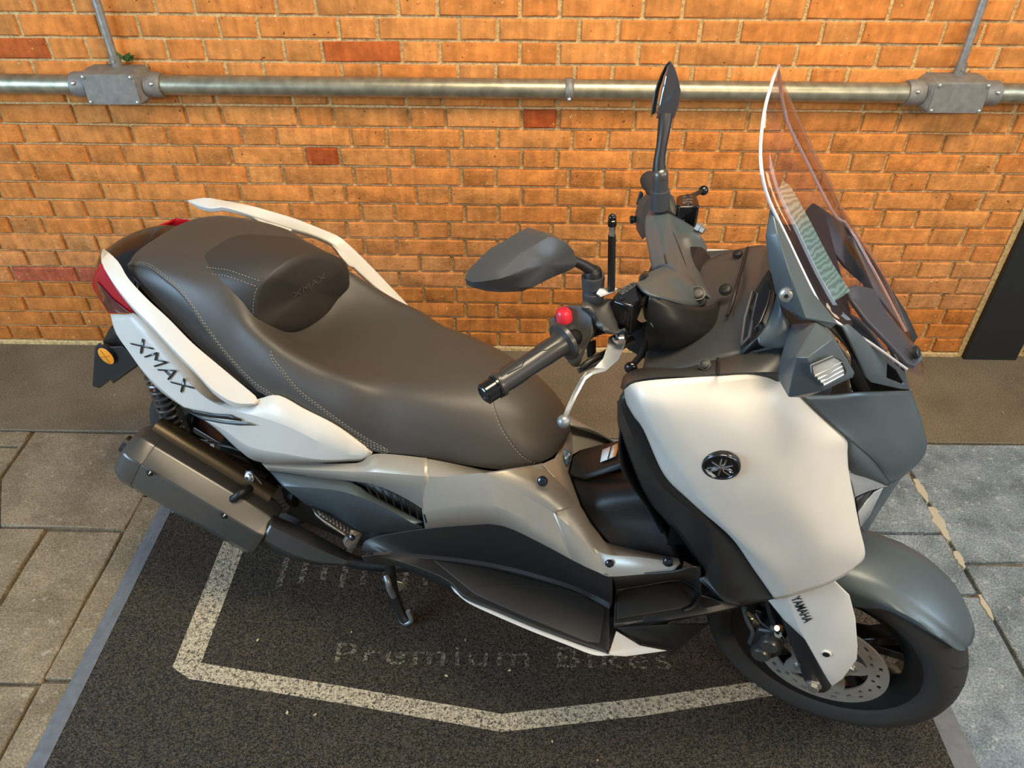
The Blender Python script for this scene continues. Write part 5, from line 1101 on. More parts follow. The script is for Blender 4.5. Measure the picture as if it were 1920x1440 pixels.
hl_ = facet('headlight', VL((-0.1077,-0.128,0.8607),(-0.102,-0.126,0.8513),(-0.0571,-0.085,0.8109),(-0.0183,-0.044,0.7696),(-0.053,-0.085,0.7841),(-0.0775,-0.122,0.7965),(-0.092,-0.13,0.8329),(-0.0667,-0.1,0.8101)), [(0, 1, 7, 6), (1, 2, 7), (2, 3, 7), (3, 4, 7), (4, 5, 7), (5, 6, 7)], G['lamp'], bike, (0.6, 1, 0), 0.003, 0.001, mirror=True)
facet('position_lamp', VL((-0.0392,-0.062,0.7643),(-0.0253,-0.048,0.7668),(-0.0301,-0.058,0.7063),(-0.0429,-0.085,0.6968),(-0.0609,-0.105,0.7491)), [(0, 1, 2, 3, 4)], G['lens'], hl_, (0.6, 1, -0.2), 0.003, 0.001)
facet('lamp_bezel', VL((-0.0738,-0.115,0.7884),(-0.0443,-0.066,0.7702),(-0.06,-0.104,0.7457)), [(0, 1, 2)], G['black'], hl_, (0.6, 1, -0.2), 0.003, 0.0)
facet('chin', VL((-0.0173,-0.042,0.7721),(0.0066,0,0.7572),(0.0009,0,0.7095),(-0.0045,0,0.6612),(-0.0095,0,0.6048),(-0.0245,-0.05,0.6496),(-0.0419,-0.084,0.6962),(-0.0291,-0.056,0.7061),(-0.0245,-0.046,0.7638)), [(0, 1, 2, 8), (8, 2, 3, 7), (7, 3, 4, 5, 6)], G['grey'], bike, (1, 0.5, -0.2), 0.003, 0.001, mirror=True)
# upper garnish with the air slot, below the screen
ug = facet('nose_garnish', VL((-0.1867,-0.17,1.1432),(-0.1779,-0.16,1.1427),(-0.1399,-0.118,1.0954),(-0.1048,-0.075,1.0508),(-0.0651,-0.025,1.0003),(-0.0479,0,0.9656),(-0.036,0,0.9479),(-0.0562,-0.03,0.9653),(-0.1159,-0.118,1.0254),(-0.1268,-0.132,1.0415),(-0.1702,-0.168,1.1201),(-0.1593,-0.15,1.1112),(-0.1132,-0.115,1.0422),(-0.0976,-0.072,1.0366),(-0.0757,-0.045,1.0093),(-0.054,-0.022,0.9743),(-0.0567,-0.025,0.9725),(-0.0921,-0.08,1.015),(-0.0516,0,0.9778)),
    [(0, 1, 11, 10), (1, 2, 11), (10, 11, 12, 9), (2, 3, 13, 12, 11), (3, 4, 14, 13), (9, 12, 8), (12, 13, 17), (8, 12, 17), (8, 17, 16, 7), (4, 18, 15, 14), (18, 5, 15), (5, 6, 15), (6, 7, 16, 15)], G['grey'], bike, (1, 0.5, 0.4), 0.004, 0.0025, mirror=True)
skin('air_slot', [off(VL((-0.0965,-0.066,1.0327),(-0.0747,-0.04,1.0061),(-0.0527,-0.016,0.9703)), (-0.03, 0, 0.0)), off(VL((-0.0949,-0.072,1.0168),(-0.0766,-0.05,0.9936),(-0.0556,-0.02,0.9691)), (-0.015, 0, 0))], G['grey'], ug, (1, 0.5, 0.4), N=8, t=0.002)
solid('nose_core', [[B(-0.16, y, z) for y, z in ((-0.08, 0.72), (0.08, 0.72), (0.09, 0.93), (0.05, 0.98), (-0.05, 0.98), (-0.09, 0.93))], [B(-0.26, y, z) for y, z in ((-0.14, 0.62), (0.14, 0.62), (0.13, 0.98), (0.08, 1.02), (-0.08, 1.02), (-0.13, 0.98))], [B(-0.36, y, z) for y, z in ((-0.17, 0.6), (0.17, 0.6), (0.18, 0.95), (0.12, 0.98), (-0.12, 0.98), (-0.18, 0.95))]], G['dark'], bev=0)
solid('steering_core', [ringx(-0.36, 0.12, 0.45, 0.7), ringx(-0.2, 0.10, 0.55, 0.8), ringx(-0.13, 0.06, 0.62, 0.8)], G['dark'], bev=0)

# ---------------------------------------------------------------- turn signals
ts = facet('turn_signal', VL((-0.2527,-0.165,1.1272),(-0.2223,-0.19,1.1529),(-0.2393,-0.262,1.1385),(-0.2338,-0.262,1.0711),(-0.2514,-0.235,1.077),(-0.2558,-0.225,1.0959),(-0.1987,-0.225,1.155),(-0.2261,-0.268,1.1445),(-0.1557,-0.205,1.0943),(-0.155,-0.2,1.0834),(-0.1916,-0.255,1.0907),(-0.211,-0.245,1.0642),(-0.1997,-0.18,1.1382),(-0.1713,-0.18,1.1021)),
    [(0, 1, 2, 5), (5, 2, 3, 4), (1, 12, 6, 7, 2), (2, 7, 10, 3), (7, 6, 8, 10), (10, 8, 9), (3, 10, 11), (12, 13, 8, 6)], G['grey'], bike, (0.3, 1, 0.2), 0.004, 0.003, mirror=True)
lc = VL((-0.2203,-0.272,1.1385),(-0.1948,-0.248,1.1446),(-0.1855,-0.238,1.1351),(-0.1732,-0.226,1.1115),(-0.1735,-0.226,1.1023),(-0.1962,-0.258,1.1016),(-0.2159,-0.271,1.125))
lc = off(lc, (0.002, 0.003, 0.0))
tz = plate('signal_lens', lc, G['lens'], ts, (0.3, 1, 0), 0.004, 0.0015)
cl = sum((Vector(p) for p in lc), Vector())/len(lc)
tube('lens_rim', [Vector(p)*0.985+cl*0.015 for p in lc], 0.0016, G['gum'], ts, 6, closed=True)
for k in range(4):
    a, b = Vector(lc[6]).lerp(Vector(lc[5]), (k+0.5)/4), Vector(lc[2]).lerp(Vector(lc[4]), (k+0.5)/4)
    tube('lens_flute', [a + B(0.0005, 0.0006, 0), b + B(0.0005, 0.0006, 0)], 0.0011, G['lens'], ts, 5)
mirrored(tz)

# ---------------------------------------------------------------- dash and inner fairing
df = skin('inner_fairing', [VL((-0.4499,-0.18,1.003),(-0.3862,-0.205,1.0385),(-0.3382,-0.198,1.0639),(-0.3067,-0.19,1.0758),(-0.2737,-0.185,1.09),(-0.2534,-0.18,1.0968)),
      VL((-0.4557,-0.12,1.0033),(-0.3927,-0.13,1.037),(-0.3403,-0.12,1.0724),(-0.3161,-0.12,1.0854),(-0.2924,-0.13,1.0926),(-0.2676,-0.15,1.1206)),
      VL((-0.4492,-0.06,1.0205),(-0.4035,-0.05,1.0624),(-0.344,-0.06,1.0871),(-0.3242,-0.065,1.1092),(-0.3095,-0.07,1.1202),(-0.2824,-0.12,1.1498)),
      VL((-0.4477,0.02,1.0168),(-0.4159,0.06,1.0667),(-0.3905,0.09,1.0788),(-0.3434,0.1,1.1),(-0.3171,0.1,1.1083),(-0.3,0.02,1.1416))], G['ctl'], bike, (-0.5, 0.6, 1), N=40, K=6, t=0.004, ang=60)
tube('panel_gap', VL((-0.3431,0.098,1.1),(-0.3425,0.035,1.1005),(-0.341,-0.045,1.104),(-0.3408,-0.085,1.0906),(-0.3434,-0.11,1.0852)), 0.0026, G['dark'], df, 6, 24)
tube('panel_gap', VL((-0.339,-0.2,1.0661),(-0.3346,-0.232,1.0759),(-0.3315,-0.258,1.079)), 0.0022, G['dark'], df, 6, 12)
for s_, n_, r_ in zip(VL((-0.357,0.07,1.0989),(-0.3571,-0.065,1.1037),(-0.3543,-0.225,1.0674)), ((-0.4, 0.4, 1), (-0.4, 0.6, 1), (-0.1, 0.6, 1)), (0.007, 0.0085, 0.007)):
    bolt(Vector(s_) + B(0, 0.002, 0.003), n_, r_, df, G['dark'], 0.002)
sh_ = skin('upper_trim', [VL((-0.4702,-0.24,1.0014),(-0.47,-0.215,1.0095),(-0.4483,-0.19,1.0105),(-0.3857,-0.21,1.0422),(-0.338,-0.202,1.0667),(-0.2872,-0.19,1.085),(-0.2547,-0.182,1.0969)), VL((-0.4634,-0.252,1.0082),(-0.4519,-0.262,1.0343),(-0.4172,-0.262,1.0524),(-0.3718,-0.258,1.0665),(-0.3316,-0.248,1.0737),(-0.2806,-0.222,1.0726),(-0.245,-0.2,1.0681)), off(VL((-0.4634,-0.252,1.0082),(-0.4519,-0.262,1.0343),(-0.4172,-0.262,1.0524),(-0.3718,-0.258,1.0665),(-0.3316,-0.248,1.0737),(-0.2806,-0.222,1.0726),(-0.245,-0.2,1.0681)), (0, -0.003, -0.02))], G['ctl'], bike, (0, 0.5, 1), N=40, t=0.004, smooth=False, ang=30, mirror=3)
di = facet('display', VL((-0.311,-0.19,1.0824),(-0.3126,-0.17,1.0879),(-0.3138,-0.148,1.1304),(-0.3112,-0.12,1.1451),(-0.3,-0.09,1.1665),(-0.2833,-0.135,1.1545),(-0.2814,-0.15,1.1393),(-0.2845,-0.178,1.1236),(-0.2918,-0.192,1.1095),(-0.3065,-0.195,1.0783)), [tuple(range(10))], G['black'], bike, (-1, 0.2, 0.4), 0.02, 0.003)
facet('display_glass', off(VL((-0.2932,-0.186,1.1164),(-0.2993,-0.168,1.1239),(-0.3002,-0.133,1.144),(-0.2925,-0.11,1.16),(-0.284,-0.135,1.1543),(-0.2828,-0.151,1.1395),(-0.2861,-0.175,1.126)), (-0.006, 0.002, 0.004)), [tuple(range(7))], G['gloss'], di, (-1, 0.2, 0.4), 0.002, 0.001)
tube('display_bezel', off(VL((-0.308,-0.19,1.0908),(-0.3004,-0.188,1.1047),(-0.3028,-0.129,1.143),(-0.3116,-0.124,1.1418),(-0.3123,-0.164,1.1182),(-0.308,-0.19,1.0908)), (-0.003, 0.003, 0.003)), 0.0026, G['gum'], di, 6)
skin('display_shroud', [VL((-0.2918,-0.192,1.1095),(-0.2846,-0.179,1.1243),(-0.2814,-0.152,1.1405),(-0.2806,-0.135,1.1524)), VL((-0.2869,-0.195,1.1016),(-0.2746,-0.19,1.1145),(-0.2683,-0.175,1.1358),(-0.2732,-0.162,1.1519)), VL((-0.2743,-0.192,1.0964),(-0.2534,-0.19,1.1016),(-0.2453,-0.182,1.1142),(-0.2528,-0.172,1.1306))], G['grey'], bike, (-0.3, 1, 0.4), N=18, K=5, t=0.003, ang=60, mirror=True)

# ---------------------------------------------------------------- screen and its brackets
wb = facet('screen_bracket', VL((-0.315,-0.14,1.2829),(-0.3145,-0.16,1.2513),(-0.3026,-0.172,1.2209),(-0.2851,-0.178,1.1819),(-0.2727,-0.18,1.1617),(-0.2415,-0.188,1.1504),(-0.2221,-0.185,1.1507),(-0.2012,-0.178,1.1383),(-0.192,-0.166,1.1438),(-0.2361,-0.155,1.1792),(-0.2791,-0.148,1.2405),(-0.3107,-0.138,1.2812),(-0.2759,-0.183,1.2225),(-0.2373,-0.2,1.1606),(-0.2987,-0.168,1.2598)),
     [(0, 1, 14), (1, 2, 12, 14), (2, 3, 12), (3, 4, 5, 13, 12), (13, 6, 7, 8), (13, 8, 9, 12), (12, 9, 10, 14), (14, 10, 11, 0), (5, 6, 13)], G['grey'], bike, (0, 1, 0.2), 0.005, 0.002, mirror=False)
facet('screen_bracket', VL((-0.2636,0.11,1.1769),(-0.2551,0.13,1.185),(-0.2222,0.15,1.1608),(-0.1756,0.165,1.1249),(-0.1192,0.172,1.0654),(-0.0538,0.172,0.9926),(-0.0211,0.168,0.9492),(-0.0263,0.155,0.9423),(-0.0584,0.145,0.9774),(-0.1201,0.135,1.0395),(-0.1797,0.12,1.0852),(-0.2254,0.11,1.1316)), [(0, 1, 2, 11), (2, 3, 10, 11), (3, 4, 9, 10), (4, 5, 8, 9), (5, 6, 7, 8)], G['black'], bike, (0.5, 0.5, 1), 0.006, 0.002)
wbolt = Vector(VL((-0.2685,-0.186,1.1843))[0]); bolt(wbolt + B(0, 0.002, 0), (0, 1, 0.1), 0.0085, wb, G['alloy'], 0.004)
facet('screen_inner_cover', VL((-0.3124,-0.12,1.273),(-0.294,-0.09,1.2403),(-0.2722,-0.05,1.2259),(-0.2666,0,1.2268),(-0.2589,0.03,1.2273),(-0.2368,0.06,1.2002),(-0.2086,0.04,1.15),(-0.1725,0,1.0923),(-0.1597,-0.06,1.0822),(-0.1875,-0.15,1.1314),(-0.2352,-0.14,1.1709),(-0.2788,-0.13,1.2317)), [(0, 1, 11), (1, 2, 10, 11), (2, 3, 6, 10), (3, 4, 5, 6), (6, 7, 10), (7, 8, 9, 10)], G['black'], bike, (1, 0.3, 0.4), 0.004, 0.002)
Cc = [Vector(p) for p in VL((-0.0292,0,0.9907),(-0.0753,0,1.0558),(-0.1136,0,1.1089),(-0.1545,0,1.1555),(-0.1948,0,1.1998),(-0.2332,0,1.2514),(-0.2719,0,1.2993),(-0.3033,0,1.3418),(-0.3286,0,1.3793),(-0.3435,0,1.4045),(-0.3511,0,1.4193))]
Ee = [Vector(p) for p in VL((-0.0655,-0.055,1.0214),(-0.1367,-0.115,1.0914),(-0.1905,-0.16,1.1396),(-0.2141,-0.158,1.1539),(-0.2426,-0.155,1.1888),(-0.2885,-0.149,1.2519),(-0.3219,-0.144,1.298),(-0.3377,-0.138,1.3309),(-0.3469,-0.122,1.3598),(-0.3527,-0.085,1.3927),(-0.353,-0.036,1.4169))]
NR = 40
C_, E_ = cr(Cc, NR), cr(Ee, NR)
vs, fs = [], []; KW = 15
for c_, e_ in zip(C_, E_):
    l_ = Vector((e_.x, -e_.y, e_.z)); c2 = Vector((c_.x, 0, c_.z)); 
    for k in range(KW):
        t = -1 + 2*k/(KW-1); m_ = (e_ + l_)*0.5
        q = abs(t)**2.2
        vs.append(Vector((c2.x*(1-q) + m_.x*q, e_.y*t, c2.z*(1-q) + m_.z*q)))
for i in range(NR-1):
    for k in range(KW-1): fs.append((i*KW+k, i*KW+k+1, (i+1)*KW+k+1, (i+1)*KW+k))
gm = bpy.data.materials.new('smoked_acrylic'); gm.use_nodes = True
nt = gm.node_tree; nt.nodes.clear(); L = nt.links.new
out = nd(nt, 'ShaderNodeOutputMaterial'); tr = nd(nt, 'ShaderNodeBsdfTransparent'); tr.inputs[0].default_value = (0.93, 0.87, 0.88, 1)
gl_ = nd(nt, 'ShaderNodeBsdfGlossy'); gl_.inputs['Roughness'].default_value = 0.04
lw = nd(nt, 'ShaderNodeLayerWeight'); lw.inputs['Blend'].default_value = 0.5
pw = nd(nt, 'ShaderNodeMath', operation='POWER'); pw.inputs[1].default_value = 4.0; L(lw.outputs['Facing'], pw.inputs[0])
ma = nd(nt, 'ShaderNodeMath', operation='MULTIPLY_ADD'); ma.inputs[1].default_value = 0.38; ma.inputs[2].default_value = 0.035; L(pw.outputs[0], ma.inputs[0])
mxs = nd(nt, 'ShaderNodeMixShader'); L(ma.outputs[0], mxs.inputs[0]); L(tr.outputs[0], mxs.inputs[1]); L(gl_.outputs[0], mxs.inputs[2]); L(mxs.outputs[0], out.inputs[0])
ws = mk('windscreen', vs, fs, gm, bike, True); orient(ws, (1, 0, 0.5)); thick(ws, 0.003)
tag(ws, 'clear smoked windscreen with a pale strip')
rim_pts = [Vector((p.x, p.y, p.z)) for p in E_] + [Vector((p.x, -p.y, p.z)) for p in E_[::-1]]
em_ = mat('acrylic_edge', (0.60, 0.58, 0.60), 0.12, 0.1, coat=1.0)
tube('screen_edge', rim_pts, 0.0024, em_, ws, 6)
# pale patterned strip down the middle of the screen, yellower towards its top
def scr(v, t):
    f_ = v*(NR-1); i = min(NR-2, int(f_)); a = f_-i
    k_ = (t+1)/2*(KW-1); k = max(0, min(KW-2, int(k_))); b = k_-k
    p = vs[i*KW+k].lerp(vs[i*KW+k+1], b); q = vs[(i+1)*KW+k].lerp(vs[(i+1)*KW+k+1], b)
    return p.lerp(q, a)
fv, ff2 = [], []
for i in range(25):
    v = 0.40 + 0.335*i/24; w0, w1 = 0.60 + 0.06*i/24, 0.83
    sh2 = 1.0 if i < 22 else math.sqrt(max(0.0, 1-((i-22)/2.05)**2))*0.9+0.02
    cm = (w0+w1)/2; hw = (w1-w0)/2*sh2
    for k in range(5): fv.append(scr(v, cm - hw + 2*hw*k/4) + Vector((-0.0045, 0.001, -0.002)))
for i in range(24):
    for k in range(4): ff2.append((i*5+k, i*5+k+1, (i+1)*5+k+1, (i+1)*5+k))
fm2 = bpy.data.materials.new('teal_strip'); fm2.use_nodes = True
nt = fm2.node_tree; p_ = nt.nodes['Principled BSDF']; L = nt.links.new
tc_ = nd(nt, 'ShaderNodeTexCoord'); wv = nd(nt, 'ShaderNodeTexWave', wave_type='RINGS'); wv.inputs['Scale'].default_value = 48; wv.inputs['Distortion'].default_value = 7; wv.inputs['Detail'].default_value = 2
L(tc_.outputs['Object'], wv.inputs['Vector'])
sp = nd(nt, 'ShaderNodeSeparateXYZ'); L(tc_.outputs['Object'], sp.inputs[0]); mr = nd(nt, 'ShaderNodeMapRange'); mr.inputs[1].default_value = 1.24; mr.inputs[2].default_value = 1.30; L(sp.outputs[2], mr.inputs[0])
c1 = nd(nt, 'ShaderNodeMix', data_type='RGBA'); c1.inputs[6].default_value = (0.23, 0.50, 0.48, 1); c1.inputs[7].default_value = (0.62, 0.58, 0.34, 1); L(mr.outputs[0], c1.inputs[0])
c2_ = nd(nt, 'ShaderNodeMix', data_type='RGBA', blend_type='MULTIPLY'); c2_.inputs[0].default_value = 0.5; L(c1.outputs[2], c2_.inputs[6]); L(wv.outputs['Color'], c2_.inputs[7])
L(c2_.outputs[2], p_.inputs['Base Color']); p_.inputs['Roughness'].default_value = 0.3; p_.inputs['Alpha'].default_value = 0.72
flm = mk('screen_strip', fv, ff2, fm2, ws, True)
# black centre spine of the screen with its bolt
sp_ = facet('screen_spine', off(VL((-0.1947,-0.035,1.1265),(-0.1808,-0.02,1.1269),(-0.1519,0.012,1.1088),(-0.117,0.02,1.0636),(-0.0881,0.03,1.0357),(-0.0524,0.012,1.0124),(-0.049,0.004,1.006),(-0.06,-0.02,1.0047),(-0.0747,-0.03,1.0139),(-0.089,-0.032,1.028),(-0.1537,-0.05,1.0873),(-0.1845,-0.045,1.1155),(-0.165,-0.022,1.097),(-0.1,-0.008,1.0382),(-0.0698,-0.006,1.0114)), (0.012, 0.006, 0.006)),
     [(0, 1, 12, 11), (1, 2, 3, 12), (3, 4, 13, 12), (4, 5, 14, 13), (5, 6, 14), (6, 7, 14), (7, 8, 14), (8, 9, 13, 14), (9, 10, 12, 13), (10, 11, 12)], G['grey'], ws, (1, 0.3, 0.6), 0.008, 0.003)
bolt(Vector(VL((-0.0602,-0.008,1.0238))[0]) + B(0.009, 0.005, 0.005), (1, 0.3, 0.6), 0.009, ws, G['black'], 0.003)

# ---------------------------------------------------------------- handlebar
hb = skin('handlebar_cover', [VL((-0.4868,0,1.0781),(-0.507,0.06,1.0797),(-0.5326,0.14,1.0747),(-0.542,0.18,1.0808),(-0.5427,0.22,1.0851)), VL((-0.4598,-0.02,1.1025),(-0.4836,0.05,1.0947),(-0.5107,0.13,1.0879),(-0.5241,0.17,1.0886),(-0.5303,0.21,1.0884)),
      VL((-0.4233,-0.045,1.1006),(-0.4532,0.03,1.0954),(-0.4869,0.11,1.0912),(-0.5079,0.16,1.0907),(-0.5203,0.205,1.0923)), VL((-0.3909,-0.05,1.0826),(-0.4235,0.03,1.0809),(-0.4579,0.1,1.0857),(-0.4835,0.15,1.0891),(-0.5067,0.2,1.0915)),
      VL((-0.3651,-0.045,1.0674),(-0.3956,0.03,1.0607),(-0.4305,0.1,1.0698),(-0.4571,0.15,1.0778),(-0.4854,0.2,1.0854)), VL((-0.3771,-0.02,1.0563),(-0.4007,0.05,1.0647),(-0.4088,0.1,1.071),(-0.4202,0.14,1.0736),(-0.4517,0.19,1.0764))], G['grey'], bike, (-0.2, 0.4, 1), N=30, K=5, t=0.004, ang=50)
tube('cover_crease', off(VL((-0.5242,0.205,1.0817),(-0.5019,0.12,1.0835),(-0.4802,0.05,1.0902),(-0.4608,-0.015,1.1017)), (0, 0.002, 0.003)), 0.0012, G['black'], hb, 5, 18)
tube('cover_crease', off(VL((-0.5214,0.205,1.0844),(-0.491,0.155,1.0853),(-0.4595,0.085,1.0853),(-0.4257,0,1.086),(-0.4078,-0.035,1.0835)), (0, 0.002, 0.003)), 0.0012, G['black'], hb, 5, 18)
pod = skin('handlebar_pod', [VL((-0.4824,-0.145,1.1326),(-0.48,-0.085,1.1158),(-0.4716,-0.035,1.1019),(-0.4575,-0.012,1.0988),(-0.434,-0.02,1.0969),(-0.4109,-0.035,1.0919),(-0.3848,-0.055,1.0768)), VL((-0.4704,-0.165,1.1362),(-0.4619,-0.12,1.1272),(-0.4474,-0.085,1.1171),(-0.4275,-0.075,1.1121),(-0.4066,-0.075,1.1031),(-0.393,-0.075,1.0923),(-0.3814,-0.065,1.0773)),
      VL((-0.4554,-0.172,1.1334),(-0.4394,-0.165,1.1284),(-0.4233,-0.15,1.1169),(-0.4071,-0.125,1.0994),(-0.3938,-0.1,1.0839),(-0.3853,-0.08,1.0761),(-0.3815,-0.068,1.076))], G['grey'], bike, (-0.1, 0.6, 1), N=28, K=6, t=0.004, ang=60)
bolt(Vector(VL((-0.396,-0.078,1.0934))[0]) + B(0, 0.002, 0.004), (0, 0.6, 1), 0.010, pod, G['black'], 0.003)
lathe('pod_slot', Vector(VL((-0.4806,-0.13,1.1276))[0]), Vector(VL((-0.4794,-0.085,1.1179))[0]) + B(0, 0, 0.002), [(0, 0.002), (0.3, 0.006), (0.7, 0.006), (1, 0.002)], G['badge'], pod, 10)
hc = skin('handlebar_core', [VL((-0.4553,-0.172,1.1325),(-0.4162,-0.15,1.1129),(-0.3793,-0.1,1.0873),(-0.3627,-0.07,1.0826),(-0.3538,-0.05,1.0669)), VL((-0.4584,-0.172,1.0967),(-0.4105,-0.165,1.0829),(-0.3692,-0.125,1.0683),(-0.3469,-0.085,1.0591),(-0.3395,-0.06,1.0434)), VL((-0.4598,-0.16,1.0543),(-0.4147,-0.155,1.0374),(-0.3692,-0.12,1.0263),(-0.3456,-0.09,1.0275),(-0.3377,-0.06,1.0143)), VL((-0.4638,-0.12,0.9957),(-0.4204,-0.12,0.9714),(-0.3713,-0.1,0.9844),(-0.3475,-0.075,0.9892),(-0.3398,-0.06,0.9965))], G['black'], bike, (0, 1, 0.2), N=28, K=5, t=0.004, ang=60)
solid('steering_head', [[B(-0.39, y, z) for y, z in ((-0.1, 1.0), (0.07, 1.0), (0.07, 1.05), (-0.1, 1.06))], [B(-0.42, y, z) for y, z in ((-0.12, 0.95), (0.11, 0.95), (0.11, 1.07), (-0.12, 1.08))], [B(-0.50, y, z) for y, z in ((-0.13, 0.98), (0.11, 0.98), (0.11, 1.05), (-0.13, 1.06))]], G['dark'], bike, 0.01)
# right grip
g0, g1 = Vector(VL((-0.6236,-0.36,1.0498))[0]), Vector(VL((-0.5588,-0.252,1.0741))[0]); ga = (g1-g0)
grip = lathe('grip', g0 - ga*0.02, g1 + ga*0.0, [(0, 0.0185), (0.02, 0.0195), (0.05, 0.0195), (0.06, 0.0165), (0.5, 0.0168), (0.86, 0.0175), (0.93, 0.0205), (0.955, 0.030), (1.0, 0.031)], G['grip'], bike, 32)
d, u, w = frame_of(ga)
for k in range(4):
    a = 0.6 + k*1.5
    z_ = [g0 + ga*t + (u*math.cos(a+o_) + w*math.sin(a+o_))*0.0172 for t, o_ in ((0.12, 0), (0.32, 0.12), (0.40, -0.22), (0.62, -0.1), (0.68, 0.15), (0.84, 0.2))]
    tube('grip_groove', z_, 0.0008, G['dark'], grip, 5)
be = lathe('bar_end', g0 - ga*0.20, g0 - ga*0.015, [(0, 0.0135), (0.03, 0.0165), (0.8, 0.0165), (0.82, 0.0185), (1, 0.0185)], G['gloss'], bike, 28)
lathe('bar_end_socket', g0 - ga*0.2005, g0 - ga*0.17, [(0, 0.0085), (1, 0.0085)], G['dark'], be, 20)
tube('bar_end_ring', [g0 - ga*0.2 + (u*math.cos(2*math.pi*k/24)+w*math.sin(2*math.pi*k/24))*0.0118 for k in range(24)], 0.0018, G['badge'], be, 6, closed=True)
# switch housing
sw = solid('switch_housing', [VL((-0.5937,-0.226,1.0839),(-0.5876,-0.212,1.0915),(-0.5659,-0.212,1.089),(-0.5424,-0.227,1.0611),(-0.5343,-0.246,1.0277),(-0.5455,-0.254,1.0281),(-0.5668,-0.25,1.0499),(-0.5865,-0.24,1.068)),
      VL((-0.5869,-0.222,1.0967),(-0.5728,-0.21,1.1092),(-0.5516,-0.208,1.1121),(-0.531,-0.213,1.1039),(-0.5234,-0.228,1.0843),(-0.5283,-0.244,1.0681),(-0.5392,-0.252,1.0547),(-0.5724,-0.236,1.0691)),
      VL((-0.5776,-0.192,1.0877),(-0.5663,-0.18,1.0951),(-0.5512,-0.178,1.0936),(-0.5354,-0.182,1.0821),(-0.5272,-0.193,1.0631),(-0.532,-0.208,1.0494),(-0.5447,-0.21,1.0413),(-0.5652,-0.205,1.0661))], G['switch_grey'], bike, 0.005)
kb = Vector(VL((-0.576,-0.218,1.1084))[0])
lathe('stop_switch', kb + B(0.004, 0, -0.022), kb + B(0.001, 0.001, -0.003), [(0, 0.0125), (0.75, 0.0125), (1, 0.0095)], G['red'], sw, 20)
tube('switch_rib', [kb + B(-0.006, 0.003, -0.004), kb + B(0.009, -0.002, -0.004)], 0.0018, G['red'], sw, 6)
solid('switch_tab', [VL((-0.5381,-0.21,1.0461),(-0.5279,-0.205,1.0506),(-0.5221,-0.22,1.0336),(-0.5307,-0.225,1.0306)), VL((-0.5385,-0.19,1.038),(-0.5279,-0.185,1.0416),(-0.5223,-0.2,1.0262),(-0.531,-0.205,1.022))], G['dark'], sw, 0.002)
# clamp, master cylinder, lever
cl_ = skin('clamp_cover', [VL((-0.5496,-0.21,1.1166),(-0.5479,-0.2,1.1206),(-0.5305,-0.19,1.117),(-0.5125,-0.18,1.1173),(-0.5004,-0.175,1.1077)), VL((-0.5436,-0.225,1.1222),(-0.5283,-0.22,1.1182),(-0.5176,-0.225,1.105),(-0.5103,-0.225,1.0954),(-0.4911,-0.2,1.0807)), VL((-0.5345,-0.215,1.1023),(-0.5212,-0.222,1.0966),(-0.502,-0.225,1.0946),(-0.4876,-0.215,1.0872),(-0.4815,-0.2,1.085))], G['ctl'], bike, (0, 1, 0.8), N=18, K=4, t=0.006, ang=50)
tube('handlebar_tube', [g1, Vector(VL((-0.5278,-0.15,1.0441))[0]), B(-0.46, 0.05, 1.03), B(-0.46, -0.05, 1.03), Vector(VL((-0.5137,0.2,1.0658))[0]) + B(0, 0, -0.02), Vector(VL((-0.5657,0.33,1.086))[0])], 0.012, G['dark'], bike, 12, 40)
top = VL((-0.5106,-0.1861,1.125),(-0.5078,-0.1601,1.125),(-0.4956,-0.133,1.125),(-0.4891,-0.1286,1.125),(-0.4673,-0.1387,1.125),(-0.4624,-0.1452,1.125),(-0.4759,-0.1963,1.125),(-0.4796,-0.2009,1.125),(-0.5067,-0.1942,1.125))
rsv = solid('brake_reservoir', [off(top, (0.002, 0, 0.0)), off(top, (0.002, 0, -0.012)), off([Vector(p)*0.96 + (sum((Vector(q) for q in top), Vector())/9)*0.04 for p in top], (0.004, 0.0, -0.05)), off([Vector(p)*0.7 + (sum((Vector(q) for q in top), Vector())/9)*0.3 for p in top], (0.006, 0, -0.062))], G['gloss'], bike, 0.003)
for q in VL((-0.4951,-0.1856,1.1255),(-0.4804,-0.1398,1.1255)):
    lathe('cap_screw', q, Vector(q) + Vector((0, 0, 0.002)), [(0, 0.0045), (1, 0.004)], G['badge'], rsv, 12)
cm_ = [Vector(p) for p in VL((-0.5023,-0.1743,1.1258),(-0.4869,-0.1378,1.1258),(-0.5066,-0.1677,1.1258))]
for k in range(4):
    o_ = Vector(VL((-0.4993,-0.1764,1.1258))[0])*(1-k/4) + Vector(VL((-0.4902,-0.1825,1.1258))[0])*(k/4) if False else None
a0, a1, at = [Vector(p) for p in VL((-0.4959,-0.1734,1.1258),(-0.475,-0.1517,1.1258),(-0.4986,-0.1695,1.1258))]
for k, s_ in enumerate(('WARNING', 'CLEAN FILLER CAP', 'BEFORE REMOVING')):
    sft = (Vector(VL((-0.4865,-0.1778,1.1258))[0]) - Vector(VL((-0.4959,-0.1734,1.1258))[0]))*(k*0.55-0.5)*0.8
    b0, b1, b2 = [Vector(p) + sft*0.9 for p in VL((-0.4997,-0.1749,1.1258),(-0.4842,-0.135,1.1258),(-0.5027,-0.1728,1.1258))]
    lettering('cap_lettering', s_, b0, b1, b2, G['lever'], rsv, 0.0004, 0.0002)
solid('master_cylinder', [VL((-0.4928,-0.19,1.1136),(-0.4735,-0.15,1.109),(-0.4634,-0.16,1.0784),(-0.4783,-0.2,1.0781)), VL((-0.49,-0.14,1.0797),(-0.4691,-0.1,1.0761),(-0.4608,-0.11,1.0483),(-0.475,-0.15,1.0441))], G['dark'], bike, 0.005)
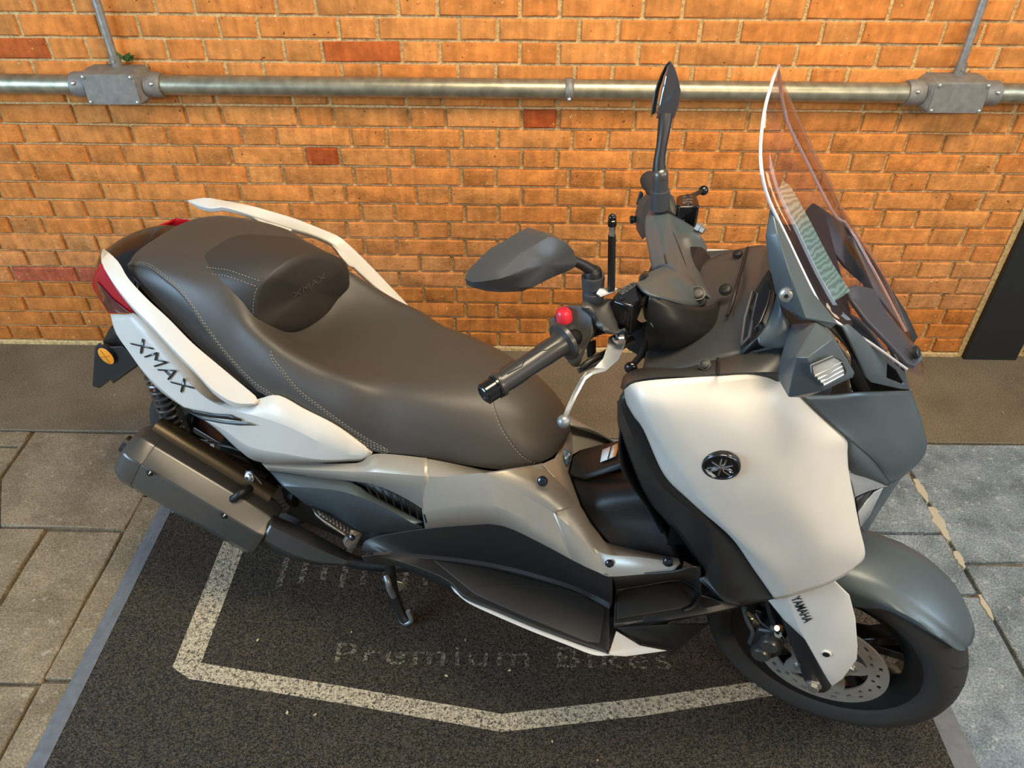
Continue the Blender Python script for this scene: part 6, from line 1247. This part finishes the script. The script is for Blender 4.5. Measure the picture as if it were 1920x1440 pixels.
lathe('banjo_bolt', Vector(VL((-0.4587,-0.15,1.0754))[0]), Vector(VL((-0.4435,-0.165,1.0825))[0]), [(0, 0.011), (0.35, 0.011), (0.36, 0.0085), (0.6, 0.0085), (0.61, 0.0105), (0.75, 0.0105), (0.76, 0.008), (1, 0.008)], G['alloy'], bike, 6, ang=25)
lathe('hose_fitting', Vector(VL((-0.4705,-0.16,1.0885))[0]), Vector(VL((-0.462,-0.17,1.0947))[0]), [(0, 0.013), (1, 0.012)], G['heat'], bike, 14)
tube('brake_hose', VL((-0.4647,-0.15,1.0759),(-0.454,-0.15,1.0494),(-0.4632,-0.12,0.9904),(-0.4811,-0.08,0.9356)), 0.006, G['dark'], bike, 8, 20)
lv = solid('brake_lever', [VL((-0.502,-0.215,1.0718),(-0.4983,-0.2,1.068),(-0.4961,-0.2,1.0626),(-0.5007,-0.215,1.0662)), VL((-0.4992,-0.235,1.0659),(-0.4771,-0.205,1.0619),(-0.4763,-0.21,1.0594),(-0.4967,-0.24,1.064)), VL((-0.4987,-0.255,1.0599),(-0.4792,-0.235,1.0555),(-0.4775,-0.24,1.0515),(-0.4958,-0.258,1.0549)), VL((-0.507,-0.275,1.0527),(-0.491,-0.265,1.0512),(-0.4889,-0.268,1.0469),(-0.505,-0.278,1.0485)),
       VL((-0.5156,-0.29,1.054),(-0.5065,-0.282,1.0529),(-0.5035,-0.286,1.0497),(-0.5098,-0.292,1.0492)), VL((-0.5201,-0.3,1.0461),(-0.5137,-0.298,1.0514),(-0.5092,-0.302,1.0497),(-0.5162,-0.304,1.0432)), VL((-0.523,-0.325,1.0379),(-0.5168,-0.322,1.0405),(-0.5133,-0.325,1.0379),(-0.5194,-0.328,1.0343)), VL((-0.5253,-0.348,1.025),(-0.5195,-0.346,1.0252),(-0.5168,-0.349,1.0234),(-0.5236,-0.35,1.0211)), VL((-0.5259,-0.357,1.0169),(-0.5198,-0.356,1.017),(-0.5174,-0.358,1.0153),(-0.5246,-0.358,1.013))], G['lever'], bike, 0.0025)
ball('lever_ball', VL((-0.5223,-0.36,1.0134))[0], 0.0098, G['lever'], lv)
pv = Vector(VL((-0.4843,-0.215,1.0783))[0]); lathe('pivot_bolt', pv - Vector((0, 0, 0.008)), pv + Vector((0, 0, 0.007)), [(0, 0.012), (0.5, 0.012), (0.52, 0.0075), (1, 0.0075)], G['chrome'], lv, 6, ang=25)
tube('throttle_cable', VL((-0.5288,-0.26,1.037),(-0.5198,-0.25,1.0447),(-0.5072,-0.22,1.0407),(-0.4943,-0.17,1.0282),(-0.4818,-0.13,1.019)), 0.005, G['dark'], bike, 8, 20)
tube('throttle_cable', VL((-0.5334,-0.26,1.0296),(-0.5192,-0.25,1.0368),(-0.5025,-0.22,1.0349),(-0.4896,-0.17,1.0253),(-0.4769,-0.13,1.015)), 0.004, G['gum'], bike, 8, 20)
# line-cutting antenna on its plate
ab, at_ = Vector(VL((-0.5106,-0.19,1.1375))[0]), Vector(VL((-0.5198,-0.19,1.2589))[0])
facet('antenna_plate', VL((-0.5264,-0.2,1.1441),(-0.5087,-0.18,1.1397),(-0.5019,-0.18,1.1375),(-0.5072,-0.19,1.1355),(-0.5203,-0.21,1.1356),(-0.528,-0.21,1.1402)), [tuple(range(6))], G['alloy'], bike, (0, 0, 1), 0.003, 0.001)
an_ = lathe('antenna', ab, ab.lerp(at_, 0.74), [(0, 0.0035), (0.01, 0.0056), (1, 0.0056)], G['dark'], bike, 16)
lathe('antenna_neck', ab.lerp(at_, 0.74), ab.lerp(at_, 0.88), [(0, 0.0046), (0.3, 0.005), (0.35, 0.0042), (0.6, 0.005), (1, 0.0042)], G['chrome'], an_, 16)
lathe('antenna_cap', ab.lerp(at_, 0.86), at_, [(0, 0.0062), (0.3, 0.0066), (0.32, 0.0056), (0.5, 0.0062), (0.55, 0.0052), (0.75, 0.0058), (0.9, 0.005), (1, 0.003)], G['gloss'], an_, 16)
# ---------------------------------------------------------------- mirrors
rb0, rb1 = Vector(VL((-0.5375,-0.19,1.1201))[0]), Vector(VL((-0.5402,-0.19,1.1565))[0])
rs_ = lathe('mirror_stem', rb0 - (rb1-rb0)*0.15, rb1, [(0, 0.014), (0.12, 0.0165), (0.35, 0.0165), (0.40, 0.0145), (0.50, 0.0145), (0.56, 0.0168), (0.78, 0.0168), (0.86, 0.0175), (1.0, 0.0172)], G['gum'], bike, 24)
lathe('stem_pivot', rb1 - (rb1-rb0)*0.1, rb1 + (rb1-rb0)*0.42, [(0, 0.0135), (0.6, 0.0135), (0.85, 0.011), (1, 0.006)], G['black'], rs_, 20)
tube('stem_arm', VL((-0.539,-0.19,1.1631),(-0.5524,-0.2,1.1763),(-0.5637,-0.21,1.1861),(-0.5739,-0.22,1.1944)), [0.010, 0.0085, 0.0075, 0.0075], G['black'], rs_, 12, 14)
mo = VL((-0.5693,-0.225,1.2005),(-0.5665,-0.225,1.1933),(-0.5685,-0.235,1.1869),(-0.5809,-0.25,1.1827),(-0.5913,-0.275,1.1862),(-0.6006,-0.295,1.1866),(-0.6123,-0.32,1.1861),(-0.6281,-0.335,1.1901),(-0.6435,-0.35,1.1968),(-0.6545,-0.365,1.2076),(-0.655,-0.37,1.2192),(-0.653,-0.36,1.2294),(-0.638,-0.325,1.2444),(-0.6247,-0.305,1.2498),(-0.6119,-0.285,1.2553),(-0.6052,-0.27,1.2558),(-0.5956,-0.26,1.2505),(-0.5809,-0.24,1.2324),(-0.5733,-0.23,1.2174))
mo = [Vector(p) for p in mo]; mc = sum(mo, Vector())/len(mo)
bul = B(0.030, 0.012, 0.012)
mi1 = [mc + (p-mc)*0.97 + bul*0.35 for p in mo]; mi2 = [mc + (p-mc)*0.80 + bul*0.85 for p in mo]; mi3 = [mc + (p-mc)*0.42 + bul*1.05 for p in mo]
n = len(mo)
def shell(name, rings_, c_, m, par, ang):
    V_ = [v for r in rings_ for v in r] + [c_]; n = len(rings_[0]); k = len(rings_)
    F2 = [(a*n+i, a*n+(i+1) % n, (a+1)*n+(i+1) % n, (a+1)*n+i) for a in range(k-1) for i in range(n)] + [((k-1)*n+i, (k-1)*n+(i+1) % n, len(V_)-1) for i in range(n)] + [tuple(range(n))[::-1]]
    o = mk(name, V_, F2, m, par); bm = bmesh.new(); bm.from_mesh(o.data); bmesh.ops.recalc_face_normals(bm, faces=bm.faces); bm.to_mesh(o.data); bm.free()
    return sharp(o, ang)
rear_ = [p + B(-0.012, -0.004, 0.0) for p in mo]
rm = shell('mirror', [rear_, mo, mi1, mi2, mi3], mc + bul*1.1, G['mirror_shell'], bike, 38)
gl2 = [mc + (p-mc)*0.93 + B(-0.0125, -0.0045, 0) for p in mo]
facet('mirror_glass', gl2, [tuple(range(n))], G['chrome'], rm, (-1, -0.3, 0), 0.0015, 0)
lb0, lb1 = Vector(VL((-0.5206,0.2,1.0956))[0]), Vector(VL((-0.5272,0.2,1.1553))[0])
lx = lathe('mirror_stem', lb0, lb1, [(0, 0.0165), (0.02, 0.0185), (0.62, 0.0185), (0.63, 0.0150), (1, 0.0150)], G['gum'], bike, 24)
lathe('stem_pivot', lb1, lb1 + (lb1-lb0)*0.32, [(0, 0.0148), (0.5, 0.0148), (0.8, 0.013), (1, 0.008)], G['muffler'], lx, 20)
tube('stem_arm', VL((-0.5278,0.2,1.1521),(-0.5339,0.205,1.1832),(-0.5352,0.215,1.2145),(-0.5374,0.23,1.2436),(-0.5396,0.24,1.2585)), [0.0145, 0.0115, 0.010, 0.0115, 0.013], G['black'], lx, 12, 20)
lg_ = VL((-0.5586,0.32,1.3287),(-0.5669,0.329,1.3161),(-0.574,0.335,1.2983),(-0.5787,0.337,1.2826),(-0.5819,0.337,1.2673),(-0.5825,0.33,1.2431),(-0.581,0.322,1.2283),(-0.5621,0.296,1.242),(-0.5593,0.297,1.2579),(-0.56,0.307,1.2853),(-0.5595,0.3125,1.3031),(-0.5584,0.316,1.3185))
lf_ = VL((-0.5574,0.318,1.3303),(-0.5589,0.316,1.3222),(-0.5601,0.312,1.3079),(-0.5604,0.306,1.2904),(-0.5622,0.302,1.2719),(-0.5628,0.297,1.2535),(-0.5677,0.3,1.2299),(-0.5292,0.262,1.248),(-0.5235,0.262,1.271),(-0.5245,0.27,1.2933),(-0.5354,0.288,1.3096),(-0.5466,0.304,1.3238))
lcen = sum(lf_, Vector())/len(lf_)
lsh = [p + B(-0.004, 0.010, 0.004) for p in lf_]
lmid = [lcen + (p-lcen)*0.55 + B(0.012, 0.012, 0.006) for p in lf_]
lback = [p + B(0.0, -0.014, -0.005) for p in lf_]
lm = shell('mirror', [lback, lf_, lmid], lcen + B(0.016, 0.014, 0.008), G['mirror_shell'], bike, 38)
facet('mirror_glass', lg_, [tuple(range(len(lg_)))], G['chrome'], lm, (-1, 0.6, 0.3), 0.004, 0)
lrim = tube('mirror_rim', lg_[:7], 0.0022, G['black'], lm, 6)
# ---------------------------------------------------------------- left controls
lsw = solid('switch_housing', [VL((-0.5424,0.22,1.0281),(-0.5512,0.23,1.0074),(-0.5719,0.25,1.0201),(-0.5819,0.27,1.0446),(-0.5794,0.28,1.0698),(-0.5649,0.28,1.0872),(-0.5492,0.26,1.0869),(-0.5493,0.24,1.0638)), VL((-0.5267,0.2,1.0521),(-0.5372,0.2,1.0432),(-0.5535,0.22,1.0492),(-0.5615,0.24,1.0673),(-0.5575,0.25,1.0864),(-0.5459,0.25,1.0962),(-0.5229,0.22,1.1018),(-0.5239,0.2,1.0806))], G['ctl'], bike, 0.005)
lathe('horn_button', Vector(VL((-0.5763,0.26,1.0372))[0]), Vector(VL((-0.586,0.26,1.0342))[0]), [(0, 0.007), (0.5, 0.007), (0.55, 0.0085), (1, 0.0085)], G['gloss'], lsw, 14)
solid('rocker_switch', [VL((-0.5792,0.28,1.0582),(-0.5755,0.285,1.0833),(-0.5706,0.283,1.0827),(-0.5741,0.278,1.0565)), VL((-0.5838,0.28,1.0598),(-0.5803,0.285,1.0871),(-0.5756,0.283,1.0887),(-0.5787,0.278,1.058))], G['gloss'], lsw, 0.001)
skin('left_housing', [VL((-0.5609,0.27,1.0738),(-0.5554,0.275,1.0909),(-0.5451,0.27,1.1036),(-0.5244,0.26,1.109),(-0.5072,0.24,1.107)), VL((-0.543,0.24,1.074),(-0.5302,0.235,1.0919),(-0.5143,0.23,1.099),(-0.5004,0.225,1.0959),(-0.4929,0.22,1.0939)), VL((-0.5339,0.22,1.0732),(-0.5193,0.215,1.0826),(-0.503,0.21,1.0855),(-0.4884,0.205,1.0848),(-0.4705,0.2,1.0805))], G['ctl'], bike, (0, 0.4, 1), N=18, K=4, t=0.004, ang=60)
lathe('grip', Vector(VL((-0.5259,0.24,1.0905))[0]), Vector(VL((-0.5778,0.36,1.0813))[0]), [(0, 0.0175), (0.8, 0.0175), (0.85, 0.0195), (1, 0.019)], G['rubber'], bike, 24)
lt = VL((-0.4983,0.2413,1.108),(-0.495,0.2504,1.108),(-0.4816,0.2611,1.108),(-0.4662,0.2621,1.108),(-0.4606,0.2539,1.108),(-0.4502,0.22,1.108),(-0.4512,0.2146,1.108),(-0.4829,0.1968,1.108),(-0.489,0.2018,1.108))
lrs = solid('brake_reservoir', [off(lt, (0, 0, 0)), off(lt, (0, 0, -0.01)), off(lt, (0, 0.0, -0.05)), off([Vector(p)*0.8+sum((Vector(q) for q in lt), Vector())/9*0.2 for p in lt], (0, 0, -0.06))], G['gloss'], bike, 0.003)
for q in VL((-0.4692,0.2136,1.1085),(-0.4786,0.2507,1.1085)): lathe('cap_screw', q, Vector(q) + Vector((0, 0, 0.002)), [(0, 0.0045), (1, 0.004)], G['badge'], lrs, 12)
for k, s_ in enumerate(('WARNING', 'CLEAN', 'BEFORE')):
    b0, b1, b2 = [Vector(p) + (Vector(VL((-0.4823,0.2234,1.1085))[0])-Vector(VL((-0.4847,0.2352,1.1085))[0]))*(k-0.5)*1.1 for p in VL((-0.4847,0.2301,1.1085),(-0.4681,0.2394,1.1085),(-0.4866,0.2396,1.1085))]
    lettering('cap_lettering', s_, b0, b1, b2, G['lever'], lrs, 0.0004, 0.0002)
lathe('banjo_bolt', Vector(VL((-0.4447,0.18,1.0824))[0]), Vector(VL((-0.4292,0.175,1.0779))[0]), [(0, 0.010), (0.5, 0.010), (0.52, 0.0075), (1, 0.0075)], G['alloy'], bike, 6, ang=25)
ll = tube('brake_lever', VL((-0.4788,0.29,1.0863),(-0.4759,0.34,1.0749),(-0.4669,0.39,1.0638)), [0.008, 0.005, 0.005], G['dark'], bike, 10, 14)
ball('lever_ball', VL((-0.4664,0.385,1.066))[0], 0.0105, G['gloss'], ll)
